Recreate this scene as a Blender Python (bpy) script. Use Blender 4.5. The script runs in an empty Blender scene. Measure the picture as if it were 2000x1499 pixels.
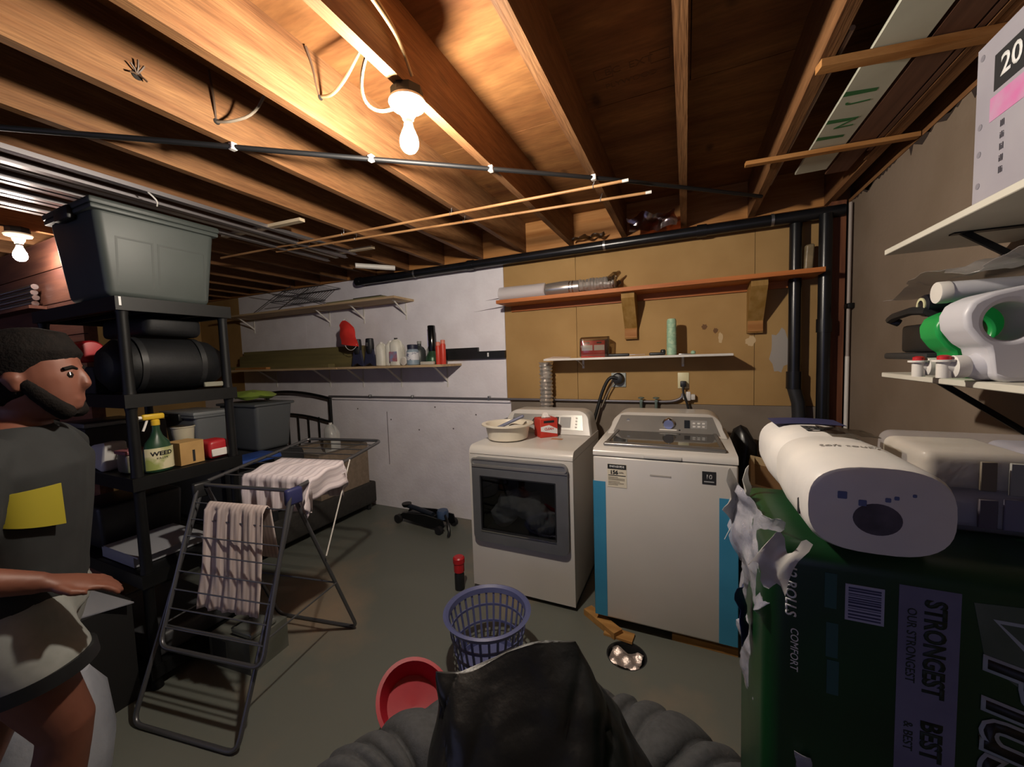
import bpy, bmesh, math, random
from mathutils import Vector, Matrix
random.seed(7)
scene = bpy.context.scene
C = scene.collection
PI = math.pi
# ------------------------------------------------------------------ camera
cam_d = bpy.data.cameras.new('camera'); cam = bpy.data.objects.new('camera', cam_d); C.objects.link(cam)
cam_d.sensor_width = 36; cam_d.lens = 13.5; cam_d.clip_start = 0.02; cam_d.clip_end = 60
cam.matrix_world = Matrix(((0.9111, 0.0030, 0.4128, 0.0), (0.4115, 0.0719, -0.9086, 0.0), (-0.0324, 0.9974, 0.0643, 1.5), (0, 0, 0, 1)))
scene.camera = cam
# ------------------------------------------------------------------ world, exposure
w = bpy.data.worlds.new('world'); scene.world = w; w.use_nodes = True
bg = w.node_tree.nodes['Background']; bg.inputs[0].default_value = (0.55, 0.57, 1.0, 1); bg.inputs[1].default_value = 0.5
vs = scene.view_settings
vs.view_transform = 'Standard'; vs.look = 'None'; vs.gamma = 1; vs.use_curve_mapping = False
vs.exposure = 0.27
BULB_STRENGTH = 1700.0
BULB2_STRENGTH = 250.0

# ------------------------------------------------------------------ materials
def lin(c):
    if isinstance(c, str):
        c = [int(c[i:i+2], 16)/255 for i in (0, 2, 4)]
    return tuple((x/12.92 if x <= .04045 else ((x+.055)/1.055)**2.4) for x in c)
MATS = {}
def mat(name, col, rough=.55, metal=0., col2=None, nscale=6., stretch=(1, 1, 1), bump=0., bscale=None, rnd=0., spec=.5, coat=0., detail=4., lo=.35, hi=.65, alpha=1., trans=0., grain=0.):
    """procedural material: colour mixed by noise in object space, optional bump, per-object brightness variation"""
    if name in MATS: return MATS[name]
    m = bpy.data.materials.new(name); m.use_nodes = True; nt = m.node_tree; b = nt.nodes['Principled BSDF']
    c1 = (*lin(col), 1); b.inputs['Base Color'].default_value = c1
    b.inputs['Roughness'].default_value = rough; b.inputs['Metallic'].default_value = metal
    b.inputs['Specular IOR Level'].default_value = spec; b.inputs['Coat Weight'].default_value = coat
    b.inputs['Alpha'].default_value = alpha; b.inputs['Transmission Weight'].default_value = trans
    N = nt.nodes.new; L = nt.links.new
    tc = N('ShaderNodeTexCoord'); mp = N('ShaderNodeMapping'); mp.inputs['Scale'].default_value = stretch
    L(tc.outputs['Object'], mp.inputs[0])
    nz = N('ShaderNodeTexNoise'); nz.inputs['Scale'].default_value = nscale; nz.inputs['Detail'].default_value = detail
    L(mp.outputs[0], nz.inputs['Vector'])
    if col2 is not None:
        r = N('ShaderNodeValToRGB'); r.color_ramp.elements[0].position = lo; r.color_ramp.elements[1].position = hi
        r.color_ramp.elements[0].color = c1; r.color_ramp.elements[1].color = (*lin(col2), 1)
        L(nz.outputs['Fac'], r.inputs[0]); out = r.outputs[0]
        if rnd:
            oi = N('ShaderNodeObjectInfo'); hv = N('ShaderNodeHueSaturation')
            mr = N('ShaderNodeMapRange'); mr.inputs[3].default_value = 1-rnd; mr.inputs[4].default_value = 1+rnd
            L(oi.outputs['Random'], mr.inputs[0]); L(mr.outputs[0], hv.inputs['Value']); L(out, hv.inputs['Color']); out = hv.outputs[0]
        if grain:
            g = N('ShaderNodeTexNoise'); g.inputs['Scale'].default_value = nscale*7; g.inputs['Detail'].default_value = 3; L(mp.outputs[0], g.inputs['Vector'])
            m2 = N('ShaderNodeMapRange'); m2.inputs[1].default_value = .3; m2.inputs[2].default_value = .7; m2.inputs[3].default_value = 1-grain; m2.inputs[4].default_value = 1+grain*.5; L(g.outputs['Fac'], m2.inputs[0])
            kv = N('ShaderNodeTexVoronoi'); kv.inputs['Scale'].default_value = 1.0; km = N('ShaderNodeMapping'); km.inputs['Scale'].default_value = (5., 2.2, 5.); L(tc.outputs['Object'], km.inputs[0]); L(km.outputs[0], kv.inputs['Vector'])
            kr = N('ShaderNodeMapRange'); kr.inputs[1].default_value = .05; kr.inputs[2].default_value = .14; kr.inputs[3].default_value = .45; kr.inputs[4].default_value = 1.; L(kv.outputs['Distance'], kr.inputs[0])
            mm_ = N('ShaderNodeMath'); mm_.operation = 'MULTIPLY'; L(m2.outputs[0], mm_.inputs[0]); L(kr.outputs[0], mm_.inputs[1])
            h2 = N('ShaderNodeHueSaturation'); L(mm_.outputs[0], h2.inputs['Value']); L(out, h2.inputs['Color']); out = h2.outputs[0]
        L(out, b.inputs['Base Color'])
    if bump:
        n2 = N('ShaderNodeTexNoise'); n2.inputs['Scale'].default_value = bscale or nscale*3; n2.inputs['Detail'].default_value = 5
        L(mp.outputs[0], n2.inputs['Vector'])
        bp = N('ShaderNodeBump'); bp.inputs['Strength'].default_value = bump; bp.inputs['Distance'].default_value = .01
        L(n2.outputs['Fac'], bp.inputs['Height']); L(bp.outputs[0], b.inputs['Normal'])
    MATS[name] = m; return m
def pane_mat(name, tint, rough=.03, gloss=.1):
    """thin clear sheet: see-through with a mirror-like sheen"""
    if name in MATS: return MATS[name]
    m = bpy.data.materials.new(name); m.use_nodes = True; nt = m.node_tree; nt.nodes.clear(); N = nt.nodes.new; L = nt.links.new
    o = N('ShaderNodeOutputMaterial'); mx = N('ShaderNodeMixShader'); t = N('ShaderNodeBsdfTransparent'); g = N('ShaderNodeBsdfGlossy')
    t.inputs[0].default_value = (*lin(tint), 1); g.inputs['Roughness'].default_value = rough
    lw = N('ShaderNodeLayerWeight'); lw.inputs[0].default_value = .35; ad = N('ShaderNodeMath'); ad.operation = 'ADD'; ad.inputs[1].default_value = gloss; ad.use_clamp = True
    ml = N('ShaderNodeMath'); ml.operation = 'MULTIPLY'; ml.inputs[1].default_value = .6
    L(lw.outputs['Fresnel'], ml.inputs[0]); L(ml.outputs[0], ad.inputs[0]); L(ad.outputs[0], mx.inputs[0]); L(t.outputs[0], mx.inputs[1]); L(g.outputs[0], mx.inputs[2]); L(mx.outputs[0], o.inputs[0])
    nz = N('ShaderNodeTexNoise'); nz.inputs['Scale'].default_value = 30; bp = N('ShaderNodeBump'); bp.inputs['Strength'].default_value = .12 if rough > .05 else .0
    L(nz.outputs['Fac'], bp.inputs['Height']); L(bp.outputs[0], g.inputs['Normal'])
    MATS[name] = m; return m
def emit_mat(name, col, strength):
    m = bpy.data.materials.new(name); m.use_nodes = True; b = m.node_tree.nodes['Principled BSDF']
    b.inputs['Base Color'].default_value = (1, 1, 1, 1); b.inputs['Emission Color'].default_value = (*col, 1); b.inputs['Emission Strength'].default_value = strength
    MATS[name] = m; return m

# ------------------------------------------------------------------ mesh builder
ORG = {}
def origin(o): return ORG.get(o.name, Vector((0, 0, 0)))
class MB:
    def __init__(s, M=None): s.v = []; s.f = []; s.M = M
    def add(s, vs, fs):
        k = len(s.v)
        for p in vs:
            p = Vector(p); s.v.append(s.M @ p if s.M else p)
        s.f += [tuple(i+k for i in f) for f in fs]; return s
    def box(s, a, b):
        x0, y0, z0 = a; x1, y1, z1 = b
        return s.add([(x0,y0,z0),(x1,y0,z0),(x1,y1,z0),(x0,y1,z0),(x0,y0,z1),(x1,y0,z1),(x1,y1,z1),(x0,y1,z1)],
                     [(0,3,2,1),(4,5,6,7),(0,1,5,4),(1,2,6,5),(2,3,7,6),(3,0,4,7)])
    def rbox(s, a, b, r=.01, seg=3, taper=0.):
        """box with rounded edges; taper shrinks the bottom in x and y"""
        bm = bmesh.new(); bmesh.ops.create_cube(bm, size=1)
        a = Vector(a); b = Vector(b); c = (a+b)/2; d = b-a
        for v in bm.verts:
            k = 1-taper if v.co.z < 0 else 1
            v.co = Vector((v.co.x*d.x*k, v.co.y*d.y*k, v.co.z*d.z))+c
        bmesh.ops.bevel(bm, geom=bm.edges[:], offset=r, segments=seg, profile=.5, affect='EDGES')
        bm.verts.index_update(); s.add([v.co.copy() for v in bm.verts], [[v.index for v in f.verts] for f in bm.faces]); bm.free(); return s
    def cyl(s, p0, p1, r0, r1=None, n=16, cap=True):
        r1 = r0 if r1 is None else r1; p0 = Vector(p0); p1 = Vector(p1); d = (p1-p0).normalized()
        u = d.orthogonal().normalized(); w_ = d.cross(u); vs = []
        for p, r in ((p0, r0), (p1, r1)):
            for i in range(n):
                t = 2*PI*i/n; vs.append(p+(u*math.cos(t)+w_*math.sin(t))*r)
        fs = [(i, (i+1) % n, n+(i+1) % n, n+i) for i in range(n)]
        if cap: fs += [tuple(range(n-1, -1, -1)), tuple(range(n, 2*n))]
        return s.add(vs, fs)
    def tube(s, pts, r, n=10, closed=False, smooth=0):
        pts = [Vector(p) for p in pts]
        for _ in range(smooth):
            q = []
            for i in range(len(pts)-(0 if closed else 1)):
                a = pts[i]; b = pts[(i+1) % len(pts)]; q += [a*.75+b*.25, a*.25+b*.75]
            pts = q if closed else [pts[0]]+q+[pts[-1]]
        m = len(pts); rs = r if isinstance(r, (list, tuple)) else [r]*m
        if len(rs) != m: rs = [rs[min(len(rs)-1, int(i*len(rs)/m))] for i in range(m)]
        vs = []; u = None
        for i, p in enumerate(pts):
            a = pts[i-1] if (i or closed) else p; b = pts[(i+1) % m] if (i < m-1 or closed) else p
            t = (b-a).normalized() if (b-a).length > 1e-9 else Vector((0, 0, 1))
            u = t.orthogonal().normalized() if u is None else (u-t*u.dot(t)).normalized()
            w_ = t.cross(u)
            vs += [p+(u*math.cos(2*PI*k/n)+w_*math.sin(2*PI*k/n))*rs[i] for k in range(n)]
        fs = []
        for i in range(m if closed else m-1):
            j = (i+1) % m
            fs += [(i*n+k, i*n+(k+1) % n, j*n+(k+1) % n, j*n+k) for k in range(n)]
        if not closed: fs += [tuple(range(n-1, -1, -1)), tuple(range((m-1)*n, m*n))]
        return s.add(vs, fs)
    def lathe(s, prof, c=(0, 0, 0), n=24, axis='z', sx=1., sy=1., M=None, closed=False):
        """profile of (radius, height); closed with caps where the radius is above zero"""
        c = Vector(c); vs = []
        for r, h in prof:
            for k in range(n):
                t = 2*PI*k/n; p = Vector((r*math.cos(t)*sx, r*math.sin(t)*sy, h))
                if axis == 'x': p = Vector((p.z, p.x, p.y))
                if axis == 'y': p = Vector((p.x, p.z, p.y))
                if M: p = M @ p
                vs.append(c+p)
        m = len(prof); fs = []
        for i in range(m if closed else m-1):
            j = (i+1) % m; fs += [(i*n+k, i*n+(k+1) % n, j*n+(k+1) % n, j*n+k) for k in range(n)]
        if not closed: fs += [tuple(range(n-1, -1, -1)), tuple(range((m-1)*n, m*n))]
        return s.add(vs, fs)
    def prism(s, poly, h0, h1, axis='z'):
        """polygon extruded: axis x -> (y,z) polygon, y -> (x,z), z -> (x,y)"""
        f = {'x': lambda a, b, h: (h, a, b), 'y': lambda a, b, h: (a, h, b), 'z': lambda a, b, h: (a, b, h)}[axis]
        n = len(poly); vs = [f(a, b, h0) for a, b in poly]+[f(a, b, h1) for a, b in poly]
        return s.add(vs, [tuple(range(n-1, -1, -1)), tuple(range(n, 2*n))]+[(i, (i+1) % n, n+(i+1) % n, n+i) for i in range(n)])
    def ring(s, outer, inner, h0, h1, axis='y'):
        """flat frame between two outlines of equal point count, extruded"""
        f = {'x': lambda a, b, h: (h, a, b), 'y': lambda a, b, h: (a, h, b), 'z': lambda a, b, h: (a, b, h)}[axis]
        n = len(outer); vs = [f(a, b, h) for h in (h0, h1) for pl in (outer, inner) for a, b in pl]; fs = []
        for i in range(n):
            j = (i+1) % n
            fs += [(i, j, n+j, n+i), (2*n+i, 3*n+i, 3*n+j, 2*n+j), (i, 2*n+i, 2*n+j, j), (n+i, n+j, 3*n+j, 3*n+i)]
        return s.add(vs, fs)
    def loft(s, rings, cap=True):
        n = len(rings[0]); vs = [p for r in rings for p in r]; fs = []
        for i in range(len(rings)-1):
            fs += [(i*n+k, i*n+(k+1) % n, (i+1)*n+(k+1) % n, (i+1)*n+k) for k in range(n)]
        if cap: fs += [tuple(range(n-1, -1, -1)), tuple(range((len(rings)-1)*n, len(rings)*n))]
        return s.add(vs, fs)
    def sheet(s, fn, nu, nv, t=.003):
        """thick cloth-like sheet from fn(u, v) -> point"""
        P = [[Vector(fn(i/nu, j/nv)) for j in range(nv+1)] for i in range(nu+1)]; vs = []; 
        nr = [[None]*(nv+1) for _ in range(nu+1)]
        for i in range(nu+1):
            for j in range(nv+1):
                a = P[min(i+1, nu)][j]-P[max(i-1, 0)][j]; b = P[i][min(j+1, nv)]-P[i][max(j-1, 0)]
                c = a.cross(b); nr[i][j] = c.normalized() if c.length > 1e-12 else Vector((0, 0, 1))
        for sg in (-.5, .5):
            vs += [P[i][j]+nr[i][j]*t*sg for i in range(nu+1) for j in range(nv+1)]
        K = (nu+1)*(nv+1); ix = lambda i, j: i*(nv+1)+j; fs = []
        for i in range(nu):
            for j in range(nv):
                q = (ix(i, j), ix(i+1, j), ix(i+1, j+1), ix(i, j+1)); fs += [q[::-1], tuple(K+a for a in q)]
        bd = [ix(i, 0) for i in range(nu)]+[ix(nu, j) for j in range(nv)]+[ix(i, nv) for i in range(nu, 0, -1)]+[ix(0, j) for j in range(nv, 0, -1)]
        fs += [(bd[k], bd[(k+1) % len(bd)], K+bd[(k+1) % len(bd)], K+bd[k]) for k in range(len(bd))]
        return s.add(vs, fs)
    def noise(s, amp, scale, seed=0):
        from mathutils import noise
        off = Vector((seed*3.7, seed*1.3, seed*5.1))
        s.v = [p+Vector((noise.noise(p*scale+off), noise.noise(p*scale+off+Vector((9, 0, 0))), noise.noise(p*scale+off+Vector((0, 9, 0)))))*amp for p in s.v]; return s
    def build(s, name, m, parent=None, loc=None, angle=38, smooth=True, fix=True):
        o0 = origin(parent) if parent else Vector(loc or (0, 0, 0))
        me = bpy.data.meshes.new(name); me.from_pydata([p-o0 for p in s.v], [], s.f); me.update()
        if fix:
            bm = bmesh.new(); bm.from_mesh(me); bmesh.ops.recalc_face_normals(bm, faces=bm.faces[:]); bm.to_mesh(me); bm.free()
        if smooth:
            me.shade_smooth(); me.set_sharp_from_angle(angle=math.radians(angle))
        if m: me.materials.append(m)
        o = bpy.data.objects.new(name, me); C.objects.link(o)
        if parent: o.parent = parent; ORG[o.name] = o0
        else: o.location = o0; ORG[o.name] = o0
        return o
def tag(o, label=None, cat=None, group=None, kind=None):
    if label: o['label'] = label
    if cat: o['category'] = cat
    if group: o['group'] = group
    if kind: o['kind'] = kind
    return o
def thing(name, label, cat, loc, group=None, kind=None):
    o = bpy.data.objects.new(name, None); C.objects.link(o); o.location = loc; o.empty_display_size = .05; ORG[o.name] = Vector(loc)
    return tag(o, label, cat, group, kind)
def struct(name, label, mb, m, loc=(0, 0, 0)):
    return tag(mb.build(name, m, None, loc), label, None, None, 'structure')
def rrect(x0, z0, x1, z1, r, n=5):
    out = []
    for cx, cz, a0 in ((x1-r, z1-r, 0), (x0+r, z1-r, 90), (x0+r, z0+r, 180), (x1-r, z0+r, 270)):
        for i in range(n+1):
            a = math.radians(a0+90*i/n); out.append((cx+r*math.cos(a), cz+r*math.sin(a)))
    return out
def text(body, parent, m, fn, size=.05, name='lettering', bold=0., ext=.0006, sx=1., shear=0., align='CENTER'):
    """flat printed lettering; fn maps (x, y, depth) to a world point"""
    cu = bpy.data.curves.new('txt', 'FONT'); cu.body = body; cu.size = size; cu.align_x = align; cu.align_y = 'CENTER'; cu.offset = bold; cu.shear = shear; cu.resolution_u = 3
    ob = bpy.data.objects.new('txt', cu); C.objects.link(ob); dg = bpy.context.evaluated_depsgraph_get()
    me = bpy.data.meshes.new_from_object(ob.evaluated_get(dg)); me.name = name
    bpy.data.objects.remove(ob); bpy.data.curves.remove(cu)
    bm = bmesh.new(); bm.from_mesh(me); r = bmesh.ops.extrude_face_region(bm, geom=bm.faces[:])
    for e in r['geom']:
        if isinstance(e, bmesh.types.BMVert): e.co.z += ext
    o0 = origin(parent)
    for v in bm.verts: v.co = Vector(fn(v.co.x*sx, v.co.y, v.co.z))-o0
    bmesh.ops.recalc_face_normals(bm, faces=bm.faces[:]); bm.to_mesh(me); bm.free()
    me.materials.clear(); me.materials.append(m); o = bpy.data.objects.new(name, me); C.objects.link(o); o.parent = parent; ORG[o.name] = o0; return o
def frame_fn(c, u, v):
    """plane at c with axes u (writing direction) and v (up)"""
    c = Vector(c); u = Vector(u).normalized(); v = Vector(v).normalized(); n = u.cross(v)
    return lambda x, y, z: c+u*x+v*y+n*(z+.0004)
def rotz(a, c=(0, 0, 0)):
    c = Vector(c); return Matrix.Translation(c) @ Matrix.Rotation(a, 4, 'Z') @ Matrix.Translation(-c)
def place(c, rx=0, ry=0, rz=0):
    return Matrix.Translation(Vector(c)) @ Matrix.Rotation(rz, 4, 'Z') @ Matrix.Rotation(ry, 4, 'Y') @ Matrix.Rotation(rx, 4, 'X')

# colours
BLACK = mat('black_plastic', '17181a', .45, col2='1f2022', nscale=20)
BLACKMET = mat('black_metal', '141517', .4, .3)
WHITE_EN = mat('white_enamel', 'cac6c0', .28, col2='c3bfb9', nscale=2, coat=.2)
WHITE_PL = mat('white_plastic', 'dedad4', .4, col2='d2cec8', nscale=6)
GREY_MET = mat('grey_metal', '8b8d90', .38, .8, col2='7d7f83', nscale=9)
CHROME = mat('chrome', 'd8d8d8', .15, 1.)
STEEL = mat('steel', 'a7a8aa', .32, .9)
RED_PL = mat('red_plastic', 'b81f27', .4, col2='a31a22', nscale=8)
DARKINK = mat('dark_ink', '1b1b1e', .7)
WHITEINK = mat('white_ink', 'dddddd', .6)
WOOD = mat('joist_wood', '86603e', .62, col2='694429', nscale=3.2, stretch=(9, .55, 9), bump=.15, bscale=14, rnd=.10, detail=7, lo=.3, hi=.75, spec=.25, grain=.28)
PLY = mat('plywood', '8b6139', .65, col2='684024', nscale=2.2, stretch=(.9, 5, 5), bump=.1, bscale=9, rnd=.07, detail=8, lo=.3, hi=.72, spec=.2, grain=.2)
WOODX = mat('board_wood', 'b5834f', .6, col2='94602f', nscale=3.5, stretch=(.6, 9, 9), bump=.12, bscale=14, rnd=.1, detail=6, lo=.3, hi=.7, spec=.25)
WOODZ = mat('post_wood', '7e4f35', .65, col2='5d3626', nscale=3.5, stretch=(9, 9, .6), bump=.12, bscale=14, detail=6, spec=.25)
TAN = mat('tan_board', 'a98858', .75, col2='9d7c4e', nscale=3, bump=.03, bscale=60, detail=6, rnd=.02, spec=.2)
# ================================================================== SETTING
W = 3.05; RW = .89; JB = 2.38; JH = .235
# floor with the drain hole
dc = (-.275, 1.885); dr = .098
mb = MB(); n = 32; q = .3
sq = []
for i in range(n):
    t = 2*PI*i/n; c, s_ = math.cos(t), math.sin(t); k = q/max(abs(c), abs(s_)); sq.append((dc[0]+c*k, dc[1]+s_*k, 0))
ci = [(dc[0]+dr*math.cos(2*PI*i/n), dc[1]+dr*math.sin(2*PI*i/n), 0) for i in range(n)]
lo_ = [(x, y, -.12) for x, y, z in ci]
mb.add(sq+ci+lo_, [(i, (i+1) % n, n+(i+1) % n, n+i) for i in range(n)]+[(n+i, n+(i+1) % n, 2*n+(i+1) % n, 2*n+i) for i in range(n)]+[tuple(range(2*n, 3*n))])
xs = [-7.2, dc[0]-q, dc[0]+q, .95]; ys = [-5.5, dc[1]-q, dc[1]+q, 3.1]
for i in range(3):
    for j in range(3):
        if (i, j) != (1, 1): mb.add([(xs[i], ys[j], 0), (xs[i+1], ys[j], 0), (xs[i+1], ys[j+1], 0), (xs[i], ys[j+1], 0)], [(0, 1, 2, 3)])
fm = mat('painted_concrete', '666962', .5, col2='8a7a68', nscale=1.1, bump=.05, bscale=25, detail=9, lo=.52, hi=.68, spec=.4)
fl = struct('floor', 'worn grey-green painted concrete floor with bare patches', mb, fm)
for pl in fl.data.polygons: pass
# ceiling: rim board, joists, plywood sheets
ceil = struct('ceiling', 'open ceiling of joists under plywood subfloor', MB().box((-7.2, 3.03, JB), (RW+.018, 3.07, JB+JH)), WOODX)
jm = MB().box((0, -5.5, JB), (.038, 3.03, JB+JH)).build('joist', WOOD, ceil)
x = .78
first = True
while x > -7.1:
    o = jm if first else jm.copy()
    if not first: C.objects.link(o); o.parent = ceil
    o.location.x = x; first = False; x -= .405
k = 0
for iy, y0 in enumerate([-5.5+1.22*i for i in range(8)]):
    x0 = -7.3-(0 if iy % 2 else 1.22)
    while x0 < .95:
        MB().box((x0+.002, y0+.002, JB+JH), (min(x0+2.438, RW+.018), min(y0+1.218, 3.07), JB+JH+.018)).build('plywood_sheet', PLY, ceil, smooth=False); x0 += 2.44
MB().box((-7.2, -5.5, JB+JH+.0185), (RW+.05, 3.07, JB+JH+.04)).build('upper_floor', PLY, ceil, smooth=False)
# inspection stamp on the plywood
stamp = mat('stamp_ink', '5f3c1c', .8)
sf = frame_fn((-.20, 1.55, JB+JH-.0005), (-1, 0, 0), (0, 1, 0))
def sfn(c): 
    c = Vector(c); return lambda x, y, z: c+Vector((x, -y, -z-.0005))
text('BC  EXT', ceil, stamp, sfn((-.20, 1.62, JB+JH)), .05, 'ink_stamp')
text('PLYWOOD', ceil, stamp, sfn((-.20, 1.70, JB+JH)), .04, 'ink_stamp')
mb = MB()
for x0 in (-.33, -.12):
    mb.ring([(x0, 1.59), (x0+.07, 1.59), (x0+.07, 1.65), (x0, 1.65)], [(x0+.003, 1.593), (x0+.067, 1.593), (x0+.067, 1.647), (x0+.003, 1.647)], JB+JH-.001, JB+JH-.0002, 'z')
mb.build('ink_stamp', stamp, ceil)

# back wall: lower concrete, upper sheets
conc = mat('pale_concrete', '857a6e', .8, col2='766b60', nscale=4, bump=.2, bscale=18, spec=.2)
whitewash = mat('white_paint', 'ece8ee', .6, col2='e2dde3', nscale=5, bump=.18, bscale=40, detail=8, spec=.3)
wb = struct('wall_back', 'basement back wall, white paint on the left, bare tan board on the right', MB().box((-6.1, W+.012, 0), (.98, W+.2, JB)), conc)
MB().box((-6.0, W-.015, 0), (-1.395, W+.012, 1.125)).noise(.004, 3).build('painted_concrete_band', whitewash, wb)
MB().box((-1.393, W-.012, 0), (RW+.05, W+.012, 1.128)).build('concrete_band', conc, wb)
edges = [-5.13, -3.93, -2.71, -1.435]
for a, b in zip(edges, edges[1:]):
    MB().box((a+.001, W, 1.13), (b-.001, W+.012, JB-.005)).build('white_panel', whitewash, wb)
for a, b in ((-6.0, -5.135), (-1.432, -.80), (-.797, .42), (.423, RW+.05)):
    MB().box((a, W, 1.13), (b, W+.012, JB-.005)).build('tan_panel', TAN, wb)
def blot(name, m, cx, cz, rx, rz, parent, seed, y=W-.0008, n=18):
    rr = random.Random(seed); pts = []
    for i in range(n):
        t = 2*PI*i/n; k = .75+.4*rr.random(); pts.append((cx+rx*k*math.cos(t), cz+rz*k*math.sin(t)))
    return MB().prism(pts, y, W+.001, 'y').build(name, m, parent, smooth=False)
patch = mat('paint_patch', '9d968f', .7); patch2 = mat('cream_patch', 'c2a880', .7); hole = mat('torn_paper', '6a4a2c', .8)
blot('paint_patch', patch, .565, 1.50, .055, .15, wb, 3); blot('filler_patch', patch2, .40, 1.565, .03, .035, wb, 5); blot('filler_patch', patch2, .22, 1.60, .014, .04, wb, 6)
blot('scuff', hole, .19, 1.65, .016, .02, wb, 8); blot('scuff', hole, .12, 1.68, .02, .02, wb, 9)
# cracks and holes of the painted side
crack = mat('crack', '6b6468', .9)
for x0, z0, x1, z1 in ((-1.75, 1.93, -1.42, 1.955), (-1.62, 2.02, -1.44, 2.03)):
    MB().prism([(x0, z0), (x1, z1+.006), (x1, z1-.006)], W-.001, W, 'y').build('tear', crack, wb, smooth=False)
for x0, z0 in ((-2.75, .92), (-2.4, .83), (-3.2, 1.02), (-2.0, .86), (-1.75, 1.0), (-2.2, 1.06)):
    MB().cyl((x0, W-.0165, z0), (x0, W-.01, z0), .008, n=8).build('nail_hole', crack, wb)
MB().box((-2.803, W-.0165, .45), (-2.797, W-.01, 1.0)).build('crack_line', crack, wb)
# right wall
rwm = mat('taupe_wall', '7f7062', .85, col2='756657', nscale=3, bump=.15, bscale=50, detail=6, spec=.2)
wr = struct('wall_right', 'taupe plastered right wall', MB().box((RW, -5.5, 0), (RW+.15, W+.2, 2.36)), rwm)
MB().box((RW-.004, -5.5, 2.36), (RW+.15, W+.01, JB)).build('sill_plate', WOOD, wr)
MB().box((RW+.02, -5.5, JB+.001), (RW+.06, W+.01, JB+JH+.018)).build('rim_board', WOOD, wr)
rr = random.Random(4); mm = mat('crumbled_edge', '2d211b', .95)
for i in range(46):
    y = .6+rr.random()*2.3; h = .008+.035*rr.random()**2; w_ = .015+.06*rr.random()
    MB().prism([(y-w_, 2.362), (y-w_*.5, 2.362-h*.6), (y, 2.362-h), (y+w_*.6, 2.362-h*.4), (y+w_, 2.362)], RW-.0015, RW+.001, 'x').build('crumbled_patch', mm, wr, smooth=False)
# left side: partition of dark planks, far tan wall
plank = mat('brown_plank', '6b4334', .6, col2='53322a', nscale=3, stretch=(.7, 9, 9), bump=.12, bscale=12, rnd=.12, spec=.3)
wp = struct('wall_left', 'plank partition at the left end of the room', MB().box((-7.2, 1.125, 0), (-3.44, 1.17, JB)), plank)
z = 0
while z < JB-.05:
    MB().box((-7.2, 1.10, z+.003), (-3.42, 1.125, min(z+.215, JB-.002))).build('plank', plank, wp, smooth=False); z += .218
struct('wall_far_left', 'dark plank wall closing the room far to the left', MB().box((-7.3, -5.5, 0), (-7.2, 1.17, JB)), plank)
struct('wall_alcove', 'tan wall at the far left of the alcove behind the rack', MB().box((-6.1, 1.17, 0), (-6.0, W, JB)), TAN)
# corner post
MB_ = MB().box((.80, 2.965, 0), (.872, W-.013, JB-.001)); cp = struct('trim_1', 'dark reddish wooden post in the back right corner', MB_, WOODZ, (.83, 3.0, 0))

# ================================================================== LAMPS
porcelain = mat('porcelain', 'e6dcc4', .3)
bulb1 = emit_mat('bulb_light', (1.0, .89, .75), BULB_STRENGTH); bulb2 = emit_mat('bulb_light_far', (1.0, .86, .74), BULB2_STRENGTH)
def lamp(loc, label, em):
    x, y, z = loc
    t = thing('ceiling_lamp', label, 'lamp', loc, 'bare bulb ceiling lamps')
    MB().lathe([(.052, 0), (.052, -.03), (.046, -.034)], loc, 8).build('junction_box', BLACKMET, t)
    h = MB().lathe([(.058, -.034), (.06, -.042), (.055, -.05), (.03, -.056), (.026, -.075), (.019, -.085), (.0175, -.092)], loc, 28).build('lampholder', porcelain, t)
    for sx in (-1, 1): MB().cyl((x+sx*.042, y, z-.05), (x+sx*.042, y, z-.055), .005, n=10).build('screw', STEEL, h)
    MB().lathe([(.0135, -.086), (.0138, -.105)], loc, 20).build('bulb_cap', STEEL, t)
    pr = [(.0133, -.106), (.0145, -.115), (.021, -.13), (.028, -.148), (.0302, -.163), (.028, -.178), (.020, -.190), (.010, -.196), (.001, -.1975)]
    MB().lathe(pr, loc, 24).build('bulb', em, t)
    return t
lamp((-.822, 1.06, JB), 'lit bare bulb in a cream lampholder under the joist above the dryer', bulb1)
lamp((-3.655, .94, JB), 'small lit bare bulb at the far left edge beside the plank partition', bulb2)
# ================================================================== UNDER THE CEILING
cream_cable = mat('cream_cable', 'a8936a', .5); blackcab = mat('black_rubber', '0f0f11', .55)
ABS = mat('black_abs', '101114', .28, col2='17181b', nscale=12)
def one(name, label, cat, mb, m, loc, group=None, **kw):
    return tag(mb.build(name, m, None, loc, **kw), label, cat, group)
# black hose stapled diagonally under the joists
pts = [(-2.75, .10, 2.366), (-2.18, .545, 2.362), (-1.8, .84, 2.366), (-1.41, 1.145, 2.362), (-.83, 1.60, 2.366), (-.37, 1.955, 2.364), (-.16, 2.15, 2.37), (.2, 2.45, 2.366), (.39, 2.62, 2.367)]
t = thing('black_cable', 'thick black cable clipped diagonally across the undersides of the joists', 'cable', (-1.4, 1.15, 2.36))
MB().tube(pts, .010, 10, smooth=2).build('cable', blackcab, t)
for p in ((-1.615, .985), (-1.21, 1.30), (-.805, 1.618), (-.405, 1.93)):
    MB().rbox((p[0]-.012, p[1]-.012, 2.352), (p[0]+.012, p[1]+.012, 2.379), .003, 1).build('clip', WHITE_PL, t)
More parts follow.
